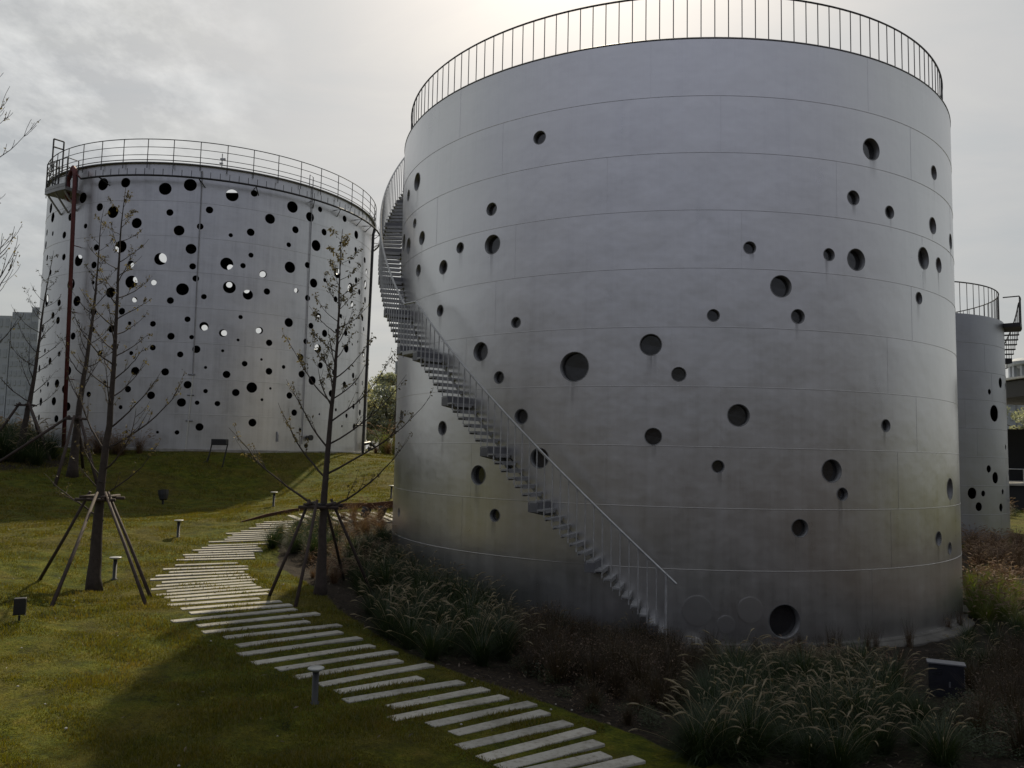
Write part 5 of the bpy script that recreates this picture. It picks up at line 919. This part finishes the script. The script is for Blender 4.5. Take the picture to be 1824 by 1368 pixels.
litter('leaf_litter', 9000, [(-6.6, 25), (-4.6, 19.2), (-2, 15), (1, 12), (4, 9), (11, 9), (12, 20), (2, 20), (-4, 26)], 'litter', .02, .055, 'fallen brown leaves and mulch chips over the planting beds', 4)
litter('fallen_leaves', 420, [(-16, 24), (-12, 8), (2, 8), (-3, 16), (-6, 26)], 'litter', .02, .05, 'scattered fallen leaves lying on the lawn', 5, .03)
b = MB(); rs = random.Random(8)
for i in range(60):
    x, y = rs.uniform(-12, 1), rs.uniform(9, 24); s = rs.uniform(.010, .024); z = hz(x, y)+.03
    b.lathe((x, y, z), [(s*.6, -s*.4), (s, 0), (s*.6, s*.5)], 6)
o = b.build('pebbles', 'pebble'); tag(o, 'tiny pale pebbles and chips scattered over the grass', 'pebbles', kind='stuff')

# ------------------------------------------------------------------ young staked trees
def leaf_quads(V, F, c, rg, s):
    d = Vector((rg.normal(0, .7), rg.normal(0, .7), rg.normal(-.5, .6))).normalized(); u = d.orthogonal().normalized(); u = Matrix.Rotation(rg.uniform(0, 6.28), 3, d)@u
    o = len(V); V += [tuple(c), tuple(c+d*s*.5+u*s*.22), tuple(c+d*s), tuple(c+d*s*.5-u*s*.22)]; F.append((o, o+1, o+2, o+3))
def tree(name, label, base, topv, r0, seed, nbr=34, blen=.30, leaf=.6, first=.16, leafs=.055, custom=(), twig=6, group=None, lmat='tleaf'):
    rg = np.random.default_rng(seed); base = Vector(base); topv = Vector(topv); H = (topv-base).length
    t_ = thing(name, label, 'tree', base, 0, group)
    tr = MB(); k = 22; ax = topv-base; pts = []; rr = []
    for i in range(k+1):
        t = i/k; w = math.sin(t*9+seed)*.012*H*.3+rg.normal(0, .004)*H*.2
        pts.append(ax*t+Vector((w*(t < .98), math.cos(t*7+seed)*.008*H*.3, 0))); rr.append(r0*(.62*(1-t)**1.05+.38*math.exp(-t*7))*(1+.25*math.exp(-t*40))+.006)
    tr.tube(pts, rr, 10); 
    for q in range(14):      # knots
        i = rg.integers(1, 9); a = rg.uniform(0, 6.28); tr.lathe(pts[i]+Vector((math.cos(a), math.sin(a), 0))*rr[i]*.9, [(.01, -.03), (.03, 0), (.01, .03)], 6)
    tr.build('trunk', 'bark', t_, True)
    br = MB(); LV, LF = [], []
    def at(t): x = t*k; i = min(int(x), k-1); return pts[i].lerp(pts[i+1], x-i), rr[min(i, k)]
    def branch(t, az, ln, el0, el1, depth=0, p0=None, rb=None):
        if p0 is None: p0, rt = at(t); rb = min(rt*.40, .008+ln*.0085)
        q = 9; p = p0; P_ = [p]; a = az
        for s in range(q):
            e = el0+(el1-el0)*(s/q); a += rg.normal(0, .09); e += rg.normal(0, .07)
            p = p+Vector((math.cos(a)*math.cos(e), math.sin(a)*math.cos(e), math.sin(e)))*(ln/q); P_.append(p)
        br.tube(P_, [max(rb*(1-.85*i/q), .0035) for i in range(q+1)], 5 if depth == 0 else 4, False)
        if depth == 0:
            for w in range(twig-2+int(ln*2)):
                f = rg.uniform(.3, 1.0); i = min(int(f*q), q-1); a2 = az+rg.choice([-1, 1])*rg.uniform(.4, 1.1)
                branch(0, a2, ln*rg.uniform(.14, .34)*(1.15-f*.4), el1*.7+rg.uniform(-.3, .3), el1+rg.uniform(-.2, .3), 1, P_[i], max(rb*(1-.8*f)*.6, .005))
        if depth >= 1 or ln < .7:
            nl = rg.poisson(leaf*9)
            for w in range(nl):
                i = rg.integers(4, q+1); leaf_quads(LV, LF, P_[i]+Vector(rg.normal(0, .02, 3)), rg, leafs*rg.uniform(.6, 1.5))
    for (t, az, ln, e0, e1) in custom: branch(t, R(az), ln, R(e0), R(e1))
    g = 2.399963; a = rg.uniform(0, 6.28)
    for i in range(nbr):
        t = first+(0.975-first)*((i+.5)/nbr)**.92; a += g+rg.normal(0, .25)
        ln = H*blen*(1-t)**.72*rg.uniform(.75, 1.15)+.22
        branch(t, a, ln, R(rg.uniform(22, 42)), R(rg.uniform(52, 74)))
    br.build('branches', 'bark', t_, True)
    if LV: mk('leaves', LV, LF, lmat, t_)
    return t_
def stakes(base, h, feet, label, rp=.037):
    z = base[2]; t_ = thing('tree_support', label, 'tree stakes', base)
    for (fx, fy) in feet:
        fz = hz(base[0]+fx, base[1]+fy)-z-.08; d = Vector((fx, fy, 0)).normalized()
        top_ = d*.26+Vector((0, 0, h+.12)); b = MB(); b.tube([Vector((fx, fy, fz)), Vector((fx, fy, fz)).lerp(top_, .5)+Vector((.01, .01, 0)), top_], [rp*1.1, rp, rp*.9], 8); b.build('pole', 'stake', t_, True)
    b = MB(); b.tube([(-.46, -.22, h-.05), (.46, -.22, h-.05)], .038, 7); b.tube([(-.46, .22, h-.03), (.46, .22, h-.03)], .038, 7)
    b.tube([(-.24, -.42, h+.02), (-.24, .42, h+.02)], .034, 7); b.tube([(.24, -.42, h+.02), (.24, .42, h+.02)], .034, 7); b.build('crossbar', 'stake', t_, True)
    b = MB(); b.lathe((0, 0, h-.02), [(.14, -.05), (.155, -.04), (.155, .04), (.14, .05)], 14)
    b.build('strap', 'strap', t_)
z1 = hz(-9.57, 18.76); z2 = hz(-4.36, 18.76)
# custom branches: (height fraction, azimuth deg from +x, length, start and end elevation)
tree('staked_tree', 'nearest bare young tree at the left, thin trunk held by stakes beside the lawn lights', (-9.57, 18.76, z1-.15), (-9.45, 18.8, 10.45), .175, 3, 30, .21, .55, .42, .06,
     [(.19, 170, 1.9, 24, 38), (.255, 200, 1.1, 42, 62), (.235, 10, 1.7, 34, 60), (.28, 165, 1.5, 48, 68), (.30, -20, 2.0, 34, 66), (.345, 172, 2.1, 52, 72), (.35, 15, 2.4, 28, 66), (.40, 5, 1.8, 42, 70)], group='bare young staked trees')
stakes((-9.57, 18.76, z1), 2.15, [(-1.40, .15), (.55, -2.75), (2.1, -1.9), (1.75, -.9)], 'slanting brown timber poles propping the nearest left tree')
tree('staked_tree', 'bare young tree with withered leaf tufts standing before the gap between the tanks', (-4.36, 18.76, z2-.15), (-4.16, 18.8, 9.55), .14, 8, 28, .21, .95, .50, .07,
     [(.235, 182, 3.0, 28, 52), (.235, 2, 2.6, 30, 58), (.32, 175, 2.2, 45, 66), (.33, -8, 3.1, 26, 55), (.40, 195, 1.9, 48, 68), (.41, 12, 2.6, 30, 60), (.47, 10, 2.2, 36, 62), (.52, 178, 2.0, 48, 66)], group='bare young staked trees')
stakes((-4.41, 18.76, z2), 2.05, [(-1.0, -.45), (-.15, -1.35), (1.15, 1.0), (.1, 2.6)], 'slanting brown timber poles propping the tree in front of the tank gap')
z3 = hz(-20.9, 38.2)
tree('staked_tree', 'bare young tree behind the nearest left tree, in front of the red pipe', (-20.9, 38.2, z3-.15), (-20.3, 38.4, 15.9), .25, 15, 26, .20, .35, .26, .09, group='bare young staked trees')
stakes((-20.9, 38.2, z3), 2.75, [(-3.3, -1.4), (1.75, -.9), (.45, -2.2), (-.4, 1.7)], 'timber poles propping the tree in front of the red pipe', .07)
z4 = hz(-25.6, 42.2)
tree('staked_tree', 'bare young tree farthest left at the edge of the perforated tank', (-25.9, 42.2, z4-.15), (-24.9, 42.2, 14.6), .22, 23, 24, .26, .3, .2, .09, group='bare young staked trees')
stakes((-25.8, 42.2, z4), 2.6, [(-1.7, -.6), (2.3, -1.3), (.1, 1.8)], 'timber poles propping the farthest left tree among the bank grasses', .07)
z5 = hz(-10.35, 13.6)
tree('bare_tree', 'bare tree at the left picture edge reaching thin branches into the sky', (-9.85, 13.6, z5-.15), (-9.55, 13.7, 11.4), .14, 31, 16, .16, .25, .45, .05,
     [(.11, -5, 1.25, 28, 64), (.18, 175, 1.2, 30, 60), (.26, 200, 1.3, 35, 60), (.33, 150, 1.3, 40, 65), (.40, 10, 1.7, 40, 68), (.45, -10, 2.1, 46, 72), (.50, 8, 1.9, 48, 74), (.56, -4, 1.5, 44, 66), (.76, 8, 1.5, 42, 68), (.82, -8, 1.2, 45, 72)])
# thin far trees near the gap
tree('slender_tree', 'slender leafless tree rising above the hazy wood in the gap', (-12.3, 84, 3.6), (-12.2, 84, 15.6), .16, 41, 26, .22, .2, .3, .16)

# ------------------------------------------------------------------ hazy wood behind
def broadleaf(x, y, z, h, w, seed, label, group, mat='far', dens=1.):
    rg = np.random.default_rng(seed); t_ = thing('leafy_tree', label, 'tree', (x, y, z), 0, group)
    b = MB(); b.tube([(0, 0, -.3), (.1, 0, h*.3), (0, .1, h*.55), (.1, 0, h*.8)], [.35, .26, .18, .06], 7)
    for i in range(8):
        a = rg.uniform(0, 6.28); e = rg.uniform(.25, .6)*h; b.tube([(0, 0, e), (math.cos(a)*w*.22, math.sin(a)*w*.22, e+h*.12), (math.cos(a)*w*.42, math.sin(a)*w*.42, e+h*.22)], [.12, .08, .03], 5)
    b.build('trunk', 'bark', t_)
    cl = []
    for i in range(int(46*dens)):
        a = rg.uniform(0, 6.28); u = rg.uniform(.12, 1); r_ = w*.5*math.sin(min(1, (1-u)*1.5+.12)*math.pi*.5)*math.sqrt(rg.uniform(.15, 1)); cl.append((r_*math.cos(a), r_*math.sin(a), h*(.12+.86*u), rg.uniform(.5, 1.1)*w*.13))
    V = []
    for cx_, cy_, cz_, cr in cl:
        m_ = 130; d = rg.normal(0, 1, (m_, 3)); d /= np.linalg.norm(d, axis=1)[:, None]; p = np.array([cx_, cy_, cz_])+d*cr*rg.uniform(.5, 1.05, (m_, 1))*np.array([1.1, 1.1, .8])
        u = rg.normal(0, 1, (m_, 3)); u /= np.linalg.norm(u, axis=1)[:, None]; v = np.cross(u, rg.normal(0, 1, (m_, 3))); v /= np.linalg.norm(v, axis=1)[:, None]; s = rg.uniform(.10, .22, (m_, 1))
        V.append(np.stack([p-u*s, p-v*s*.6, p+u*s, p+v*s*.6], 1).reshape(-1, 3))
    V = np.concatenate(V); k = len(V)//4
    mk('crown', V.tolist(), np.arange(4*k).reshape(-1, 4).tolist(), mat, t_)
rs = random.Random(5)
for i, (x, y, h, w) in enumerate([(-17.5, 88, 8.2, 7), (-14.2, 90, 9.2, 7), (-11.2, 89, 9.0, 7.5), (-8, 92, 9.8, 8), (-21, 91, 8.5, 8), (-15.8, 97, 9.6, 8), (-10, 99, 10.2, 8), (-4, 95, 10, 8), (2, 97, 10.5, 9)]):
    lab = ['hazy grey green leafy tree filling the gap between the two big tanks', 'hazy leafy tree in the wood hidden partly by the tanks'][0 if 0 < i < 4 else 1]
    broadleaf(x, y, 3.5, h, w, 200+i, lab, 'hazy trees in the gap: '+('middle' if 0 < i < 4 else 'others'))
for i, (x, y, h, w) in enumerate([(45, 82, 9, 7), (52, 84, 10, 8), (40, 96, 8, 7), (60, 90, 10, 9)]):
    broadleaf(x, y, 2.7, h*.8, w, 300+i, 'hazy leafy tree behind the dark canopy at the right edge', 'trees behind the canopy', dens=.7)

# ------------------------------------------------------------------ far buildings
def tower(x, y, w, d, z0_, z1_, label, m1='haze1', m2='haze2', floors=14, bays=9, rz=0, crown=None, cat='building'):
    t_ = thing('high_rise', label, cat, (x, y, z0_), rz); h = z1_-z0_
    b = MB(); b.box((0, 0, h/2), (w, d, h)); b.build('wall', m1, t_)
    b = MB(); b.box((0, 0, 0), (w/bays*.5, .2, h/floors*.55)); w0 = b.build('window', m2, t_); first = True
    for j in range(bays):
        xx = -w/2+(j+.5)*w/bays
        for i in range(floors):
            o = w0 if first else w0.copy()
            if not first: COL.objects.link(o)
            first = False; o.location = (xx, -d/2-.05, h*(i+.55)/floors)
    if crown:
        b = MB(); b.box((0, 0, h+crown/2), (w*.6, d*.6, crown)); b.build('roof_house', m1, t_)
    return t_
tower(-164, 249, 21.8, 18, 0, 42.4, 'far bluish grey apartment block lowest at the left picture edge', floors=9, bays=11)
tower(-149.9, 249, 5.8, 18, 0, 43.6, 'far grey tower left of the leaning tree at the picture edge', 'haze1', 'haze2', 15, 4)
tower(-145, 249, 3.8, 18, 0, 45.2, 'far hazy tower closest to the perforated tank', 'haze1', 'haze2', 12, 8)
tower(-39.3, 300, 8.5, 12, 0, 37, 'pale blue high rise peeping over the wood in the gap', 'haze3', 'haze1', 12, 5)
# right-hand round-cornered block
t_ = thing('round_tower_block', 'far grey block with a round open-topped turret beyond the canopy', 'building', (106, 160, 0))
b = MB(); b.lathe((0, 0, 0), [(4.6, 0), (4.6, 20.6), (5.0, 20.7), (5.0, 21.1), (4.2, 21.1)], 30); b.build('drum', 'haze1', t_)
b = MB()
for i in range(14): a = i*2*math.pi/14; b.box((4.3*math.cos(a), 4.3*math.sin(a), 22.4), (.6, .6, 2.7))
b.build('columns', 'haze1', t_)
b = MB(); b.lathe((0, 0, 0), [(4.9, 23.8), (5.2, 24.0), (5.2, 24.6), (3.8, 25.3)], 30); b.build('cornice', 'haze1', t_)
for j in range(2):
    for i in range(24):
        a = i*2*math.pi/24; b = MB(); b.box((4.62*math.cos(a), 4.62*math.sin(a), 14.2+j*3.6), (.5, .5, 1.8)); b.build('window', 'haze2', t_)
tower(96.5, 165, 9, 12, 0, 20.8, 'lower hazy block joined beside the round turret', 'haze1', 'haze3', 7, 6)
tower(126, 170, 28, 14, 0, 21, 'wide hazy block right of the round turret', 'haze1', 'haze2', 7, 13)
# canopy pavilion, plaza and dark wall on the right
t_ = thing('canopy_pavilion', 'dark flat canopy with a pale roof edge on thin posts at the right', 'canopy', (45, 64, 2.75))
b = MB(); b.box((1, 0, 7.15), (15, 10, 1.25)); b.build('roof', 'roofdark', t_, False, .02)
b = MB(); b.box((1, -.2, 7.95), (15.6, 10.6, .16)); b.build('roof_edge', 'roofedge', t_)
for x_, y_ in ((-5.6, -4.2), (-1, -4.2), (4, -4.2), (-5.6, 4), (4, 4)):
    b = MB(); b.tube([(x_, y_, -.2), (x_, y_, 6.6)], .12, 8); b.build('post', 'roofdark', t_)
b = MB(); b.box((1, 4.6, 2.2), (13, .3, 4.4)); b.build('back_wall', 'wallblack', t_)
b = MB(); b.tube([(-6.4, -4.6, 1.0), (-3.2, -4.6, 4.6)], .07, 6); b.tube([(-6.4, -4.4, .2), (-3.2, -4.4, 3.8)], .07, 6); b.build('stair_stringer', 'railgrey', t_)
b = MB(); b.box((46, 75, 1.3), (34, 32, 2.9)); o = b.build('plaza', 'paving'); o['kind'] = 'structure'
t_ = thing('dark_retaining_wall', 'low black retaining wall below the pale plaza edge at the right', 'wall', (46, 58.8, 0))
b = MB(); b.box((0, 0, .95), (34.4, .35, 3.3)); b.build('face', 'wallblack', t_)
b = MB(); b.box((0, -.05, 2.68), (34.6, .6, .16)); b.build('coping', 'paving', t_)
b = MB(); b.tube([(-16, .3, 3.8), (16, .3, 3.8)], .03, 5)
for i in range(17): b.tube([(-16+2*i, .3, 2.7), (-16+2*i, .3, 3.8)], .03, 5)
b.build('guard_rail', 'railgrey', t_)

# ------------------------------------------------------------------ world, sun, camera
SAZ, SEL = 5.0, 41.5
w = bpy.data.worlds.new('World'); scene.world = w; w.use_nodes = True; n = w.node_tree; n.nodes.clear()
out = n.nodes.new('ShaderNodeOutputWorld'); bg = N(n, 'ShaderNodeBackground'); n.links.new(bg.outputs[0], out.inputs[0])
sky = N(n, 'ShaderNodeTexSky', sky_type='NISHITA', sun_disc=False, sun_elevation=R(SEL), sun_rotation=R(SAZ), air_density=1.2, dust_density=3.0)
tc = N(n, 'ShaderNodeTexCoord'); dvec = tc.outputs['Generated']
sd = (math.sin(R(SAZ))*math.cos(R(SEL)), math.cos(R(SAZ))*math.cos(R(SEL)), math.sin(R(SEL)))
dt = N(n, 'ShaderNodeVectorMath', operation='DOT_PRODUCT'); n.links.new(dvec, dt.inputs[0]); dt.inputs[1].default_value = sd
g = dt.outputs['Value']
side = ramp(n, math_(n, 'ADD', math_(n, 'MULTIPLY', g, .5), .5), [(.10, (.25, .275, .33)), (.45, (.29, .31, .345)), (.72, (.375, .392, .392)), (.90, (.425, .436, .435)), (.97, (.53, .53, .515)), (1., (.68, .65, .61))])
glow = math_(n, 'MULTIPLY', math_(n, 'POWER', math_(n, 'MAXIMUM', g, 0.), 45.), .36)
gl = N(n, 'ShaderNodeCombineColor'); n.links.new(glow, gl.inputs[0]); n.links.new(math_(n, 'MULTIPLY', glow, .93), gl.inputs[1]); n.links.new(math_(n, 'MULTIPLY', glow, .80), gl.inputs[2])
haze = mixc(n, 1., side.outputs[0], gl.outputs[0], 'ADD')
# thin streaky cloud on a plane overhead
sep = N(n, 'ShaderNodeSeparateXYZ'); n.links.new(dvec, sep.inputs[0])
den = math_(n, 'ADD', math_(n, 'MAXIMUM', sep.outputs[2], 0.), .18)
cv = N(n, 'ShaderNodeCombineXYZ'); n.links.new(math_(n, 'DIVIDE', sep.outputs[0], den), cv.inputs[0]); n.links.new(math_(n, 'DIVIDE', sep.outputs[1], den), cv.inputs[1])
c1 = noise(n, cv.outputs[0], 1.0, 8, .62, (1.1, 2.4, 1)); c1.inputs['Distortion'].default_value = .6
c2 = noise(n, cv.outputs[0], 5.5, 6, .62, (1.3, 1.0, 1))
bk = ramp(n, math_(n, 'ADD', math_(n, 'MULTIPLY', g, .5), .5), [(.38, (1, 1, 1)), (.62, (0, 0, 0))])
el = ramp(n, sep.outputs[2], [(0., (.15, .13, .108)), (.10, (.32, .285, .255)), (.30, (.84, .79, .80)), (.55, (1.36, 1.34, 1.42))])  # added dimming of the low sky behind the viewer, darkens the tank's reflections
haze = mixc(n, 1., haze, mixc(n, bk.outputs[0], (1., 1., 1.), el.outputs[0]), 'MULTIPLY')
cr = ramp(n, c1.outputs[0], [(.34, (.93, .945, .96)), (.50, (1., .99, .99)), (.66, (1.07, 1.055, 1.03))])
haze = mixc(n, 1., haze, cr.outputs[0], 'MULTIPLY')
# the brighter mackerel patch up at the left
pd = N(n, 'ShaderNodeVectorMath', operation='DOT_PRODUCT'); n.links.new(dvec, pd.inputs[0]); pv = Vector((-.60, .955, .50)).normalized(); pd.inputs[1].default_value = pv
pm = ramp(n, pd.outputs['Value'], [(.968, (0, 0, 0)), (.997, (1, 1, 1))]); c2r = ramp(n, c2.outputs[0], [(.42, (0, 0, 0)), (.70, (.24, .235, .22))])
patch = mixc(n, 1., pm.outputs[0], c2r.outputs[0], 'MULTIPLY'); haze = mixc(n, 1., haze, patch, 'ADD')
sk = mixc(n, 1., sky.outputs[0], (.012, .012, .012), 'MULTIPLY')
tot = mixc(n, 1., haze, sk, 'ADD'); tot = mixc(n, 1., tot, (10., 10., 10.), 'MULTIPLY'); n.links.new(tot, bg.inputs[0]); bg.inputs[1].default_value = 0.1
sl = bpy.data.lights.new('sun', 'SUN'); sl.energy = 4.4; sl.angle = R(.9); sl.color = (1., .88, .66)
so = bpy.data.objects.new('sun', sl); COL.objects.link(so)
so.rotation_euler = Vector(sd).to_track_quat('Z', 'Y').to_euler()
cam = bpy.data.cameras.new('camera'); co = bpy.data.objects.new('camera', cam); COL.objects.link(co)
cam.sensor_width = 36; cam.lens = 1415.5/1824*36; cam.clip_end = 6000; cam.clip_start = .1
co.location = (0, 0, CZ)
PIT, ROL = .0852, .0212
fwd = Vector((0, math.cos(PIT), math.sin(PIT))); up0 = Vector((0, -math.sin(PIT), math.cos(PIT))); rt0 = Vector((1, 0, 0))
# image right = rt0*cos + up0*sin ; image up = -rt0*sin + up0*cos
rt = rt0*math.cos(ROL)+up0*math.sin(ROL); up = up0*math.cos(ROL)-rt0*math.sin(ROL)
co.matrix_world = Matrix(((rt.x, up.x, -fwd.x, 0), (rt.y, up.y, -fwd.y, 0), (rt.z, up.z, -fwd.z, CZ), (0, 0, 0, 1)))
scene.camera = co
scene.view_settings.view_transform = 'Standard'; scene.view_settings.look = 'None'; scene.view_settings.exposure = 0
scene.cycles.max_bounces = 6; scene.cycles.transparent_max_bounces = 4
